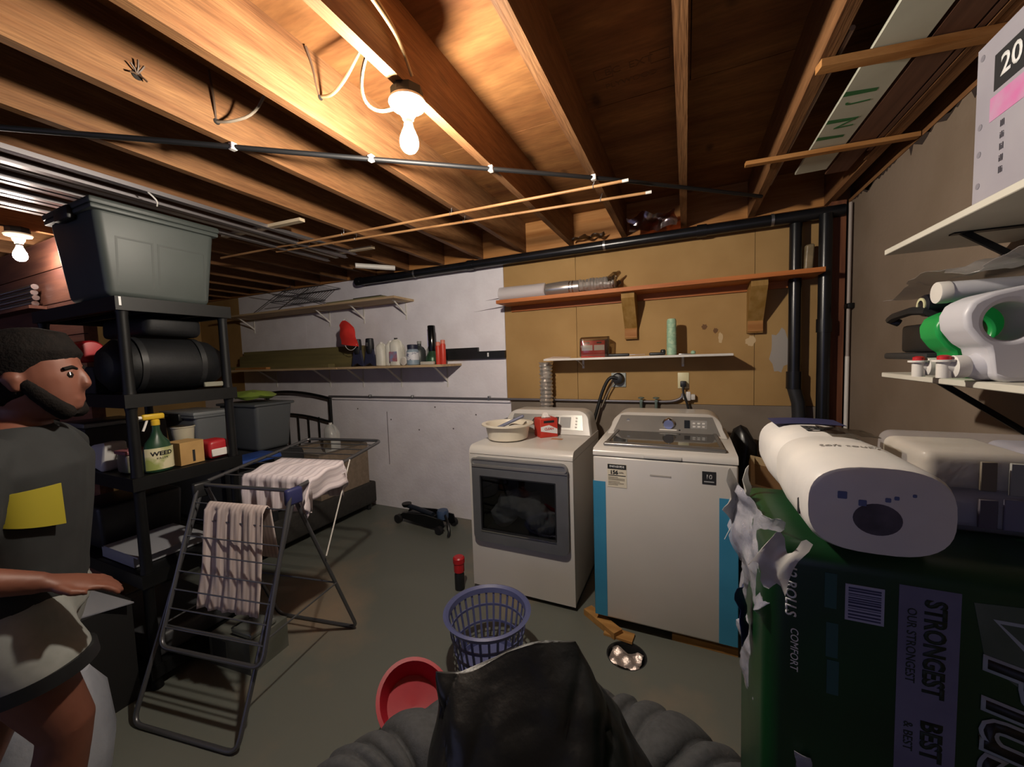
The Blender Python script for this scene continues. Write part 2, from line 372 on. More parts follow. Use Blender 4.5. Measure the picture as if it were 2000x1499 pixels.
# household wiring around the lamp
t = thing('lamp_wire', 'cream electric wire looping from the joist hole to the lamp fixture', 'wire', (-1.1, 1.0, JB))
MB().tube([(-1.208, 1.06, 2.475), (-1.15, 1.06, 2.462), (-1.07, 1.05, 2.49), (-1.0, 1.04, 2.54), (-.90, 1.02, 2.585), (-.846, 1.01, 2.60)], .0055, 8, smooth=2).build('wire', cream_cable, t)
MB().tube([(-.846, 1.01, 2.60), (-.87, .96, 2.48), (-.93, .97, 2.40), (-.95, 1.0, 2.345), (-.915, 1.03, 2.322), (-.872, 1.055, 2.335)], .0055, 8, smooth=2).build('wire', cream_cable, t)
MB().tube([(-1.208, 1.05, 2.475), (-1.21, 1.04, 2.50), (-1.206, 1.03, 2.56), (-1.20, 1.0, 2.607)], .0045, 8, smooth=2).build('wire', mat('dark_wire', '4a3524', .6), t)
t = thing('lamp_wire', 'pale twin wire stapled to the joist face behind the lamp', 'wire', (-.78, .8, 2.5))
for dz in (0, .016):
    MB().tube([(-.777, .55, 2.57+dz), (-.776, .70, 2.54+dz), (-.775, .82, 2.50+dz), (-.774, .93, 2.475+dz), (-.774, .98, 2.45), (-.776, 1.03, 2.39)], .005, 8, smooth=2).build('wire', cream_cable, t)
MB().box((-.784, .80, 2.49), (-.768, .815, 2.535)).build('staple', STEEL, t)
t = thing('loop_wire', 'grey wire loop hanging from a drilled hole in a joist', 'wire', (-1.62, 1.0, JB+.05))
MB().tube([(-1.615, .93, 2.43), (-1.56, .95, 2.425), (-1.5, 1.0, 2.46), (-1.46, 1.03, 2.55), (-1.45, 1.04, 2.60)], .005, 8, smooth=2).build('wire', mat('grey_wire', '8a7f70', .5), t)
MB().tube([(-1.615, .93, 2.43), (-1.60, .92, 2.50), (-1.60, .91, 2.60)], .004, 8, smooth=2).build('wire', mat('dark_wire', '4a3524'), t)
hk = mat('drill_hole', '140d08', .9)
for x_, y_, z_, r_ in ((-1.611, .93, 2.43, .011), (-1.611, .70, 2.452, .014), (-1.206, 1.055, 2.468, .009)):
    MB().cyl((x_, y_, z_), (x_+.0015, y_, z_), r_, n=14).build('drilled_hole', hk, ceil)
mb = MB()
for dy, dz in ((-.02, .02), (.015, .03), (-.025, -.01), (.02, -.015), (0, .04)):
    mb.tube([(-1.612, .70, 2.455), (-1.60, .70+dy*.5, 2.455+dz*.5), (-1.597, .70+dy, 2.455+dz)], .003, 5)
one('wire_stub', 'small tuft of cut wire ends sticking out of a joist', 'wire', mb, mat('dark_wire', '4a3524'), (-1.61, .70, 2.44))
# two thin wooden rods hung under the joists
rodm = mat('rod_wood', 'b5885a', .5, col2='93683f', nscale=6, stretch=(.5, 9, 9))
for lab, a, b in (('long thin wooden rod hung under the joists, the one nearer the lamp', (-.28, 1.99, 2.345), (-3.25, 1.83, 2.345)),
                  ('long thin wooden rod hung under the joists, the one nearer the back wall', (-.19, 2.19, 2.345), (-2.75, 1.93, 2.345))):
    t = thing('wooden_rod', lab, 'rod', ((a[0]+b[0])/2, (a[1]+b[1])/2, 2.34), 'thin rods hung under the joists')
    MB().cyl(a, b, .0075, n=10).build('rod', rodm, t)
    MB().cyl(a, (a[0]+.03, a[1], a[2]), .0078, n=10).build('end_cap', WHITE_PL, t)
    for xk in (-.42, -1.235, -2.04, -2.45):
        if b[0] < xk < a[0]-.02:
            yy = a[1]+(b[1]-a[1])*(xk-a[0])/(b[0]-a[0])
            MB().tube([(xk+.01, yy, 2.3795), (xk, yy+.01, 2.36), (xk, yy+.004, 2.335), (xk, yy-.01, 2.34), (xk, yy-.008, 2.355)], .0018, 6, smooth=1).build('wire_hook', STEEL, t)
# short slats nailed across the joists at the left
for lab, a, b in (('pale short slat nailed across the joists above the grey tote', (-2.78, 1.575), (-2.09, 1.625)), ('pale short slat nailed across the joists near the white wall', (-2.56, 2.22), (-2.14, 2.25))):
    one('ceiling_slat', lab, 'slat', MB().add([(a[0], a[1], 2.362), (b[0], b[1], 2.362), (b[0], b[1]+.035, 2.362), (a[0], a[1]+.035, 2.362), (a[0], a[1], 2.38), (b[0], b[1], 2.38), (b[0], b[1]+.035, 2.38), (a[0], a[1]+.035, 2.38)], [(0, 3, 2, 1), (4, 5, 6, 7), (0, 1, 5, 4), (1, 2, 6, 5), (2, 3, 7, 6), (3, 0, 4, 7)]), mat('pale_slat', 'c9b79a', .6), ((a[0]+b[0])/2, a[1], 2.362), 'slats nailed across the joists')
one('pipe_offcut', 'short white plastic pipe lying above the rods near the back wall', 'pipe', MB().cyl((-2.62, 2.55, 2.355), (-2.40, 2.80, 2.355), .022, n=16), WHITE_PL, (-2.5, 2.7, 2.33))
# bundle of metal ceiling rails stored under the joists at the left
rail = mat('rail_metal', 'a8a3a6', .35, .85); rail2 = mat('rail_cream', 'bfb6a6', .5)
labs = ['outermost', 'second', 'third', 'fourth', 'fifth', 'sixth', 'seventh', 'eighth']
for i in range(8):
    x0 = -2.36-.098*i; z0 = 2.352-(.012 if i % 2 else 0)
    y0, y1 = -.6, (2.3 if i < 4 else 1.5)
    prof = [(x0-.012, z0), (x0+.024, z0), (x0+.024, z0+.003), (x0+.0075, z0+.003), (x0+.0075, z0+.026), (x0+.0045, z0+.026), (x0+.0045, z0+.003), (x0-.012, z0+.003)]
    one('ceiling_rail', 'long pale metal rail under the joists above the rack, %s from the lamp side' % labs[i], 'rail', MB().prism(prof, y0, y1, 'y'), rail if i != 2 else rail2, (x0, .8, z0), 'metal rails stored under the joists', smooth=False)
# short wire hook by the tote
one('wire_hook', 'small bent white wire hook dangling above the grey tote', 'hook', MB().tube([(-2.345, 1.02, 2.353), (-2.33, 1.03, 2.335), (-2.325, 1.045, 2.315), (-2.345, 1.05, 2.298)], .0035, 6, smooth=2), WHITE_PL, (-2.24, 1.03, 2.3))

# laths and stored boards at the right
def slab(a, b, wd, z0, z1):
    d = (Vector(b)-Vector(a)).normalized(); n_ = Vector((-d.y, d.x))*wd/2; P = [Vector(a)-n_, Vector(b)-n_, Vector(b)+n_, Vector(a)+n_]
    return MB().add([(p.x, p.y, z0) for p in P]+[(p.x, p.y, z1) for p in P], [(0, 3, 2, 1), (4, 5, 6, 7), (0, 1, 5, 4), (1, 2, 6, 5), (2, 3, 7, 6), (3, 0, 4, 7)])
one('support_lath', 'wooden lath nailed under the joists carrying boards, nearer the back wall', 'lath', slab((.255, 2.15), (.88, 2.21), .03, 2.36, 2.378), WOODX, (.56, 2.18, 2.36), 'laths carrying stored boards')
one('support_lath', 'wooden lath nailed under the joists carrying boards, nearer the wall shelf', 'lath', slab((.375, 1.535), (.88, 1.62), .04, 2.355, 2.378), WOODX, (.6, 1.58, 2.355), 'laths carrying stored boards')
pan = thing('printed_board', 'long white panel with green print lying on the laths under the joists', 'panel', (.56, 1.4, 2.38))
greyw = mat('white_board', 'c3c2b2', .5, col2='b5b4a4', nscale=5)
MB().box((.505, .3, 2.381), (.632, 2.43, 2.393)).build('sheet', greyw, pan, smooth=False)
gi = mat('green_ink', '2f6c3c', .6)
for y_, s_, x0 in ((1.75, .10, .57), (1.93, .07, .575), (2.06, .06, .58)):
    MB().add([(.505, y_, 2.3805), (.60, y_+.02, 2.3805), (.60, y_+.04, 2.3805), (.505, y_+.03, 2.3805)], [(0, 1, 2, 3)]).build('printed_stroke', gi, pan, smooth=False)
text('N', pan, gi, lambda x, y, z: Vector((.57+y*.9, 1.98+x, 2.3806-z)), .1, 'lettering')
text('J', pan, gi, lambda x, y, z: Vector((.57+y*.9, 1.84+x, 2.3806-z)), .09, 'lettering')
brown = mat('brown_board', '6b4a3a', .6, col2='573a2d', nscale=4, stretch=(9, .6, 9), spec=.3)
for i, (x0, x1, z0, m_, lab) in enumerate(((.645, .735, 2.381, brown, 'wide dark brown board stored beside the white panel on the laths'), (.765, .778, 2.355, WOOD, 'thin amber strip stored on edge against the wall joist'), (.742, .760, 2.381, brown, 'narrow brown strip stored between the wide board and the joist'))):
    one('stored_board', lab, 'board', MB().box((x0, .3, z0 if i != 1 else 2.379), (x1, 2.5-.1*i, (2.397 if i != 1 else 2.44))), m_, ((x0+x1)/2, 1.3, z0), 'boards stored on the laths', smooth=False)
one('loose_strip', 'thin grey strip leaning beside the second joist from the right wall', 'strip', MB().cyl((.43, 1.45, 2.40), (.42, 2.55, 2.40), .008, n=8), mat('grey_strip', '8d7466', .6), (.42, 2.0, 2.39))

# ================================================================== DRAIN PIPES, CONDUIT
def pipe_x(t, x0, x1, y, z, r, m=ABS):
    MB().cyl((x0, y, z), (x1, y, z), r, n=22).build('pipe', m, t)
t = thing('drain_pipe', 'black plastic drain pipe running along the top of the back wall', 'pipe', (-1.1, 2.95, 2.33))
MB().cyl((-3.0, 2.96, 2.325), (.86, 2.96, 2.318), .036, n=22).build('pipe', ABS, t)
for x_ in (-3.0, -1.7, .1): MB().cyl((x_-.03, 2.96, 2.3225-.0018*(x_+1)), (x_+.03, 2.96, 2.3225-.0018*(x_+1)), .042, n=22).build('coupling', ABS, t)
for x_ in (-2.3, -.55, .5): MB().lathe([(.0385, -.008), (.0385, .008)], (x_, 2.96, 2.321), 20, 'x').build('hanger_strap', STEEL, t)
t = thing('vent_stack', 'black vertical pipe with an elbow ending behind the washing machine', 'pipe', (.64, 2.98, 0))
MB().cyl((.63, 2.985, 1.30), (.63, 2.985, 2.30), .034, n=22).build('pipe', ABS, t)
MB().tube([(.63, 2.985, 1.34), (.63, 2.985, 1.26), (.655, 2.985, 1.16), (.66, 2.985, 1.08), (.66, 2.985, .6), (.66, 2.985, .01)], .038, 22).build('elbow', mat('charcoal_abs', '26272a', .45), t)
MB().cyl((.63, 2.985, 1.25), (.63, 2.985, 1.36), .042, n=22).build('coupling', ABS, t)
t = thing('vent_stack', 'straight black vertical pipe next to the dark corner post', 'pipe', (.785, 2.93, 0))
MB().cyl((.765, 2.925, 0.005), (.765, 2.925, 2.30), .034, n=22).build('pipe', ABS, t)
MB().cyl((.765, 2.925, 1.60), (.765, 2.925, 1.68), .0395, n=22).build('coupling', ABS, t)
t = thing('white_pipe', 'thin white pipe running down the corner beside the wooden post', 'pipe', (.878, 2.90, 0))
MB().cyl((.872, 2.90, .002), (.872, 2.90, 1.45), .0105, n=12).build('pipe', WHITE_PL, t)
MB().cyl((.872, 2.90, 1.45), (.872, 2.90, 2.34), .009, n=12).build('upper_pipe', mat('grey_pipe', '9a8f88', .5), t)
MB().rbox((.858, 2.86, 1.73), (.889, 2.93, 1.76), .004, 2).build('bracket', BLACKMET, t)
clear = pane_mat('clear_film', 'c9c4bb', .12, .06)
def bag_film(name, label, M, w_, h_, d_, seed, amp=.02, m=clear, cat='bag', loc=None):
    mb = MB(M); mb.rbox((-w_/2, -d_/2, 0), (w_/2, d_/2, h_), min(w_, d_, h_)*.3, 6); mb.noise(amp, 14, seed); mb.noise(amp*.4, 45, seed+3)
    return one(name, label, cat, mb, m, loc or M.translation)
bag_film('plastic_bag', 'crumpled smoky plastic bag stuffed on the wooden shelf between the black pipes', place((.698, 2.985, 1.985)), .05, .16, .05, 3, .008, m=mat('smoky_plastic', '8a7a5e', .35, col2='6d5f48', nscale=18, bump=.3))
t = thing('conduit', 'grey electrical conduit running along the ledge of the back wall', 'conduit', (-2, 3.02, 1.14))
MB().tube([(-3.6, 3.018, 1.152), (-1.2, 3.018, 1.15), (-.35, 3.018, 1.147), (-.16, 3.018, 1.147), (-.08, 3.02, 1.152), (-.03, 3.02, 1.175), (-.02, 3.02, 1.21)], .0105, 10, smooth=1).build('pipe', mat('conduit_grey', '77747a', .45, .5), t)
for x_ in (-3.0, -2.45, -1.6, -1.0): MB().rbox((x_-.01, 3.004, 1.138), (x_+.01, W-.013, 1.175), .003, 1).build('clip', STEEL, t)
one('ledge_strip', 'white wooden strip under the conduit on the painted wall', 'strip', MB().box((-3.55, 3.017, 1.119), (-1.395, W-.016, 1.136)), whitewash, (-2.5, 3.03, 1.119))

# ================================================================== SHELVES ON THE BACK WALL
shelfwood = mat('shelf_wood', 'c4ab88', .6, col2='ab9070', nscale=3, stretch=(.7, 8, 8), bump=.08, bscale=12, spec=.25)
redwood = mat('cedar_shelf', 'b9703a', .55, col2='a05a2b', nscale=3, stretch=(.6, 9, 9), bump=.08, bscale=14, spec=.3)
def l_bracket(t, x, ztop, dy, dz, m=WHITE_PL):
    MB().box((x-.008, W-.006, ztop-dz), (x+.008, W-.0005, ztop)).box((x-.008, W-dy, ztop-.004), (x+.008, W-.006, ztop)).prism([(W-.006, ztop-dz*.75), (W-.006, ztop-dz*.62), (W-dy*.8, ztop-.004), (W-dy*.9, ztop-.004)], x-.004, x+.004, 'x').build('bracket', m, t, smooth=False)
t = thing('wall_shelf', 'long wooden shelf high on the white wall holding a dish drainer', 'shelf', (-3.7, 2.9, 2.07))
MB().box((-5.1, 2.765, 2.085), (-2.40, W-.001, 2.105)).build('board', shelfwood, t, smooth=False)
for x_ in (-4.85, -3.55, -3.05, -2.5): l_bracket(t, x_, 2.085, .2, .17)
t = thing('wall_shelf', 'long wooden shelf under the high one, crowded with jugs and bottles', 'shelf', (-3.4, 2.9, 1.45))
MB().box((-5.05, 2.72, 1.452), (-3.12, W-.001, 1.472)).build('board', shelfwood, t, smooth=False)
MB().box((-3.10, 2.72, 1.452), (-1.89, W-.001, 1.472)).build('board', shelfwood, t, smooth=False)
for x_ in (-4.5, -3.6, -3.11, -2.6, -2.05): l_bracket(t, x_, 1.452, .24, .2)
t = thing('wall_shelf', 'orange wooden shelf on the tan wall carrying silver duct pieces', 'shelf', (-.3, 2.9, 1.6))
MB().box((-1.39, 2.80, 1.945), (.735, W-.001, 1.972)).build('board', redwood, t, smooth=False)
MB().box((-1.36, W-.022, 1.90), (.60, W-.001, 1.945)).build('cleat', redwood, t, smooth=False)
brk = mat('bracket_wood', '9c7a48', .65, col2='86652f', nscale=4, stretch=(6, 6, .8), spec=.2)
for x_ in (-.375, .42):
    b_ = MB().prism([(W-.001, 1.62), (W-.04, 1.62), (W-.04, 1.70), (W-.20, 1.905), (W-.20, 1.945), (W-.001, 1.945)], x_-.045, x_+.045, 'x').build('bracket', brk, t, smooth=False)
    MB().prism([(W-.0405, 1.625), (W-.046, 1.63), (W-.046, 1.69), (W-.0405, 1.698)], x_-.043, x_+.043, 'x').build('end_block', WOODX, b_, smooth=False)
t = thing('wall_shelf', 'thin white shelf above the dryer and washing machine', 'shelf', (-.36, 2.9, 1.47))
MB().rbox((-1.0, 2.80, 1.474), (.275, W-.001, 1.490), .003, 2).build('board', WHITE_PL, t)
for x_ in (-.75, -.02): l_bracket(t, x_, 1.474, .2, .07)
# duct pieces on the orange shelf
foil = mat('foil', 'cfcac4', .3, .75, bump=.4, bscale=18); wrap = pane_mat('wrap', 'd8d2c8', .15, .14)
t = thing('duct_coil', 'plastic-wrapped silver flexible duct, leftmost on the orange shelf', 'duct', (-1.2, 2.9, 1.972), 'silver duct pieces on the orange shelf')
MB().lathe([(.046+.007*(i % 2), -.19+.0105*i) for i in range(35)], (-1.195, 2.90, 2.03), 20, 'x').build('coil', foil, t, angle=20)
MB().lathe([(.03, -.205), (.055, -.20), (.0575, -.1), (.057, .1), (.0565, .19), (.05, .197)], (-1.195, 2.90, 2.03), 24, 'x').noise(.004, 30, 2).build('wrapping', mat('wrap_white', 'd9d3d6', .3, alpha=.62, spec=.7, bump=.4, bscale=25), t)
t = thing('duct_elbow', 'shiny galvanised duct joint in the middle of the orange shelf', 'duct', (-.86, 2.9, 1.972), 'silver duct pieces on the orange shelf')
MB().lathe([(.048, -.13), (.050, -.125), (.053, -.06), (.055, -.02), (.0555, .03), (.052, .06), (.05, .10), (.049, .13)], (-.86, 2.90, 2.028), 28, 'x').build('sleeve', mat('galvanised', 'c2bfba', .25, .8), t)
for x_ in (-.80, -.775): MB().lathe([(.0535, -.004), (.0545, 0), (.0535, .004)], (x_, 2.90, 2.028), 28, 'x').build('bead', CHROME, t)
t = thing('duct_coil', 'crinkled foil duct hose with a torn end, rightmost on the orange shelf', 'duct', (-.60, 2.9, 1.972), 'silver duct pieces on the orange shelf')
MB().lathe([(.044+.006*(i % 2), -.13+.012*i) for i in range(23)], (-.60, 2.90, 2.032), 20, 'x', M=Matrix.Rotation(.0, 3, 'Y')).noise(.008, 22, 5).build('hose', foil, t, angle=20)
MB().sheet(lambda u, v: (-.47+.04*math.sin(u*9)*v, 2.90+.05*math.cos(u*6.28), 2.03+.05*math.sin(u*6.28)+.03*v), 16, 4, .001).noise(.014, 30, 8).build('wrapping', wrap, t)
# dryer exhaust duct
t = thing('exhaust_duct', 'crinkled foil exhaust duct rising behind the dryer to the white shelf', 'duct', (-1.03, 2.93, .9))
MB().lathe([(.046+.010*(i % 2), .92+.0155*i) for i in range(36)], (-1.03, 2.935, 0), 22).noise(.006, 25, 3).build('hose', foil, t, angle=20)
# white shelf things
t = thing('tissue_carton', 'red carton on the white shelf wrapped in clear film', 'box', (-.64, 2.92, 1.49))
cardred = mat('carton_red', 'c63a2c', .5, col2='b53226', nscale=10)
M = place((-.645, 2.93, 1.4905), rz=.22)
MB(M).rbox((-.088, -.055, 0), (.088, .055, .125), .003, 1).build('carton', cardred, t)
for sx, a, b in ((-1, -.083, -.003), (1, .008, .083)):
    MB(M).box((a, -.0562, .052), (b, -.055, .092)).build('white_band', WHITEINK, t, smooth=False)
    MB(M).box((a+.02, -.0565, .103), (b-.02, -.055, .115)).build('dark_band', DARKINK, t, smooth=False)
mb = MB(M); mb.rbox((-.092, -.06, .001), (.12, .062, .16), .02, 4).noise(.012, 25, 4); mb.build('film', pane_mat('wrap', 'd8d2c8'), t)
mb = MB()
one('paper_sheets', 'few loose papers at the left end of the white shelf', 'paper', MB().add([(-.99, 2.81, 1.4908), (-.80, 2.83, 1.4915), (-.83, 2.98, 1.4985), (-.97, 2.96, 1.505), (-.99, 2.81, 1.4925), (-.80, 2.83, 1.493), (-.83, 2.98, 1.50), (-.97, 2.96, 1.507)], [(0, 3, 2, 1), (4, 5, 6, 7), (0, 1, 5, 4), (1, 2, 6, 5), (2, 3, 7, 6), (3, 0, 4, 7)]), mat('paper_pinkish', 'd9c8bf', .7), (-.9, 2.9, 1.49), smooth=False)
t = thing('scraper', 'putty knife with a black handle lying on the white shelf', 'tool', (-.38, 2.87, 1.49))
MB().rbox((-.52, 2.855, 1.491), (-.37, 2.885, 1.513), .008, 3).build('handle', BLACK, t)
MB().box((-.37, 2.862, 1.499), (-.33, 2.878, 1.503)).prism([(-.33, 2.85), (-.33, 2.89), (-.26, 2.905), (-.26, 2.835)], 1.4995, 1.5015, 'z').build('blade', STEEL, t, smooth=False)
t = thing('scraper', 'black-handled brush lying beside the stack of green cups', 'tool', (-.2, 2.87, 1.49))
MB().rbox((-.235, 2.85, 1.491), (-.13, 2.878, 1.512), .008, 3).build('handle', BLACK, t)
MB().lathe([(.004, 0), (.016, .004), (.018, .03), (.012, .04)], (-.145, 2.885, 1.491), 16).build('head', BLACK, t)
t = thing('cup_stack', 'tall stack of pale green patterned paper cups on the white shelf', 'cups', (-.09, 2.9, 1.49))
gm = mat('cup_green', 'a9c3a4', .6, col2='8db094', nscale=30, lo=.45, hi=.55)
prof = [(.030, 0)]
for i in range(14): prof += [(.032-.0002*i, .008+.0165*i), (.0338-.0002*i, .0085+.0165*i), (.0325-.0002*i, .021+.0165*i)]
prof += [(.026, .248), (.02, .25)]
MB().lathe(prof, (-.09, 2.895, 1.4905), 24).build('cups', gm, t)
t = thing('small_brush', 'tiny pale green toothbrush-like brush lying right of the cup stack', 'brush', (.02, 2.88, 1.49))
MB().rbox((-.045, 2.875, 1.491), (.03, 2.883, 1.497), .002, 2).build('handle', STEEL, t)
MB().lathe([(.008, 0), (.016, .006), (.014, .02), (.004, .026)], (.045, 2.88, 1.491), 14).build('head', gm, t)
# outlets and taps
ol = mat('outlet_cream', 'd8cfa6', .4)
t = thing('dryer_outlet', 'black heavy-duty plug in a square wall outlet behind the dryer', 'outlet', (-.475, W, 1.31))
MB().rbox((-.53, W-.012, 1.255), (-.42, W-.0005, 1.365), .004, 2).build('plate', mat('plate_grey', '9aa09c', .4), t)
p_ = MB().lathe([(.045, 0), (.045, .03), (.036, .055), (.02, .06)], (-.475, W-.01, 1.32), 20, 'y').v
MB().lathe([(.045, 0), (.045, -.03), (.036, -.055), (.02, -.06)], (-.475, W-.01, 1.32), 20, 'y').build('plug', BLACK, t)
MB().tube([(-.475, W-.065, 1.325), (-.53, W-.075, 1.34), (-.58, W-.08, 1.25), (-.63, W-.09, 1.08), (-.68, W-.10, .90), (-.70, W-.10, .6)], .013, 10, smooth=2).build('cord', blackcab, t)
MB().tube([(-.50, W-.05, 1.30), (-.55, W-.05, 1.22), (-.575, W-.055, 1.16), (-.60, W-.06, 1.10)], .005, 8, smooth=2).build('thin_cord', mat('grey_wire', '8a7f70'), t)
t = thing('washer_outlet', 'cream wall outlet with a dark plug above the washing machine', 'outlet', (-.015, W, 1.3))
MB().rbox((-.055, W-.008, 1.245), (.02, W-.0005, 1.36), .003, 2).build('plate', ol, t)
MB().rbox((-.038, W-.055, 1.258), (.002, W-.008, 1.30), .006, 2).build('plug', BLACK, t)
MB().tube([(-.018, W-.05, 1.262), (-.02, W-.06, 1.22), (.015, W-.07, 1.12), (.03, W-.07, .98)], .008, 8, smooth=2).build('cord', blackcab, t)
one('junction_box', 'small white junction box at the end of the conduit above the washer', 'box', MB().rbox((-.02, W-.045, 1.165), (.06, W-.001, 1.205), .006, 2).rbox((-.0, W-.055, 1.16), (.03, W-.04, 1.225), .005, 2), WHITE_PL, (.02, W, 1.165))
tapm = mat('tap_green', '6f7f78', .4, .4)
for i, x_ in enumerate((-.305, -.2)):
    t = thing('water_tap', 'wall tap with a green-grey handle behind the washer, %s' % ('nearer the dryer' if i == 0 else 'nearer the junction box'), 'tap', (x_, W, 1.13), 'water taps behind the washer')
    MB().cyl((x_, W-.012, 1.155), (x_, W-.07, 1.155), .012, n=12).cyl((x_, W-.06, 1.16), (x_, W-.06, 1.10), .011, n=12).build('body', tapm, t)
    MB().lathe([(.006, 0), (.022, .004), (.022, .012), (.006, .016)], (x_, W-.06, 1.17), 12).build('handle', tapm, t)
    MB().cyl((x_, W-.06, 1.10), (x_+.01, W-.07, .95), .010, n=12).build('hose', mat('pale_hose', 'b9ada0', .5), t)
# dish drainer and flat stuff on the high shelf
t = thing('dish_drainer', 'folding wire dish drainer standing on the high shelf', 'dish rack', (-3.85, 2.9, 2.105))
wm = mat('grey_wire_metal', '6b6a6c', .4, .6)
mb = MB()
for sx, x0 in ((-1, -4.15), (1, -3.55)):
    for y_ in (2.79, 3.02): pass
for y_ in (2.80, 3.01):
    MB().tube([(-4.45, y_, 2.11), (-4.12, y_, 2.24), (-3.80, y_, 2.345)], .004, 6).build('leg', wm, t)
    MB().tube([(-3.35, y_, 2.11), (-3.72, y_, 2.22), (-4.40, y_, 2.345)], .004, 6).build('leg', wm, t)
MB().tube([(-4.15, 2.80, 2.20), (-3.55, 2.80, 2.20), (-3.55, 3.01, 2.20), (-4.15, 3.01, 2.20)], .004, 6, closed=True).build('frame', wm, t)
MB().tube([(-3.95, 2.80, 2.30), (-3.32, 2.80, 2.30), (-3.32, 3.01, 2.30), (-3.95, 3.01, 2.30)], .004, 6, closed=True).build('frame', wm, t)
for i in range(13):
    xx = -4.12+i*.045
    MB().tube([(xx, 2.80, 2.20), (xx+.19, 2.80, 2.30), (xx+.19, 3.01, 2.30), (xx, 3.01, 2.20)], .0022, 5).build('wire', wm, t)
dk = mat('dark_card', '4c4a3f', .7)
one('flat_board', 'thin olive board lying flat on the high shelf', 'board', MB().box((-3.3, 2.80, 2.1055), (-2.55, 3.03, 2.125)), mat('olive_board', '77704f', .7), (-2.9, 2.9, 2.105), smooth=False)
one('black_binder', 'thin black folder lying on top of the olive board', 'folder', MB().box((-2.95, 2.82, 2.1255), (-2.6, 3.0, 2.137)), BLACK, (-2.8, 2.9, 2.125), smooth=False)
# things on the crowded shelf
ZS = 1.4725
olv = mat('olive_panel', '7b7148', .6, col2='6a6140', nscale=3, stretch=(.5, 8, 8))
for i, (x0, x1, h_, y0) in enumerate(((-5.0, -3.02, .215, 3.02), (-5.03, -2.98, .16, 2.985), (-4.98, -3.08, .12, 2.95), (-5.02, -3.3, .035, 2.86))):
    lab = ['tall olive plank standing against the white wall', 'middle-height olive plank in front of the tall one', 'lowest upright olive plank of the row', 'short olive strip lying flat in front of the planks'][i]
    one('olive_plank', lab, 'plank', MB().box((x0, y0-.03+(0 if i < 3 else -.05), ZS), (x1, y0, ZS+h_)), olv, ((x0+x1)/2, y0, ZS), 'olive planks on the crowded shelf', smooth=False)
one('wood_offcut', 'small pale wood offcut at the front left of the crowded shelf', 'wood', MB().box((-4.75, 2.73, ZS), (-4.2, 2.78, ZS+.022)), WOODX, (-4.5, 2.75, ZS), smooth=False)
t = thing('face_mask', 'bright red cloth mask hung by its ear loops from the shelf bracket', 'mask', (-2.98, 2.76, 1.7))
redcloth = mat('red_cloth', 'e2352b', .75, col2='d02c24', nscale=12)
def mk(u, v):
    x_ = -3.10+.22*u; z_ = 1.88-.185*v-.03*math.sin(u*3.1)*(1-v)*-1-.03*u; return (x_+.03*(1-v)*(1-2*u)*.6+.03*v, 2.755-.02*math.sin(u*PI)+.006*math.sin(v*9), z_+.025*math.sin(u*PI)*(1-v))
MB().sheet(mk, 12, 10, .004).build('panel', redcloth, t)
MB().tube([(-3.07, 2.755, 1.885), (-3.05, 2.78, 1.93), (-3.04, 2.80, 1.95), (-2.98, 2.78, 1.92), (-2.92, 2.755, 1.865)], .003, 6, smooth=2).build('ear_loop', WHITE_PL, t)
MB().tube([(-3.03, 2.755, 1.70), (-3.0, 2.752, 1.65), (-2.94, 2.752, 1.625), (-2.88, 2.755, 1.66), (-2.87, 2.755, 1.69)], .003, 6, smooth=2).build('ear_loop', WHITE_PL, t)
navy = mat('navy_rubber', '2b2e47', .5, col2='35384f', nscale=10)
for i, x0 in enumerate((-2.93, -2.77)):
    t = thing('diving_fin', 'navy rubber diving fin standing on end, %s' % ('left one beside the red mask' if i == 0 else 'right one beside the white jugs'), 'fin', (x0, 2.8, ZS), 'navy fins on the crowded shelf')
    M = place((x0, 2.82, ZS+.002))
    MB(M).prism([(-.075, 0), (-.035, .02), (0, .03), (.035, .01), (.07, 0), (.045, .13), (.04, .17), (-.04, .17), (-.05, .12)], -.012, .012, 'y').build('blade', navy, t)
    MB(M).lathe([(.03, .12), (.042, .15), (.045, .20), (.04, .26), (.034, .265)], (0, 0, 0), 18, sy=.8).build('foot_pocket', mat('black_rubber2', '17181d', .5), t)
    MB(M).box((-.008, -.045, .19), (.008, -.034, .225)).build('buckle', STEEL, t)
def jug(name, label, x0, y0, z0, w_, d_, h_, m, capm, cat='jug', group=None, band=None, lab_m=None, neck=.016):
    t = thing(name, label, cat, (x0, y0, z0), group)
    rings = []
    for k, (sx, sy, zz) in enumerate(((.92, .9, 0), (1, 1, .02), (1, 1, .55), (.97, .97, .66), (.8, .85, .8), (.5, .55, .9), (.3, .4, .94))):
        rings.append([(x0+w_/2*sx*math.copysign(abs(math.cos(a))**.6, math.cos(a))+(-.12*w_ if zz > .75 else 0), y0+d_/2*sy*math.copysign(abs(math.sin(a))**.6, math.sin(a)), z0+h_*zz) for a in [2*PI*i/24 for i in range(24)]])
    MB().loft(rings).build('body', m, t)
    MB().cyl((x0-.12*w_, y0, z0+h_*.93), (x0-.12*w_, y0, z0+h_), neck, n=16).build('cap', capm, t)
    MB().tube([(x0-.02*w_, y0, z0+h_*.92), (x0+.3*w_, y0, z0+h_*.88), (x0+.43*w_, y0, z0+h_*.72), (x0+.43*w_, y0, z0+h_*.5)], .011, 8, smooth=2).build('handle', m, t)
    if lab_m: MB().box((x0-w_*.38, y0-d_/2-.0015, z0+h_*.15), (x0+w_*.38, y0-d_/2+.004, z0+h_*.5)).build('label', lab_m, t, smooth=False)
    return t
milky = mat('milky_plastic', 'dfdcd2', .4, col2='d3d0c4', nscale=8)
jug('plastic_jug', 'white plastic jug without a label beside the navy fins', -2.625, 2.83, ZS, .10, .12, .225, milky, WHITE_PL, group='white jugs on the crowded shelf')
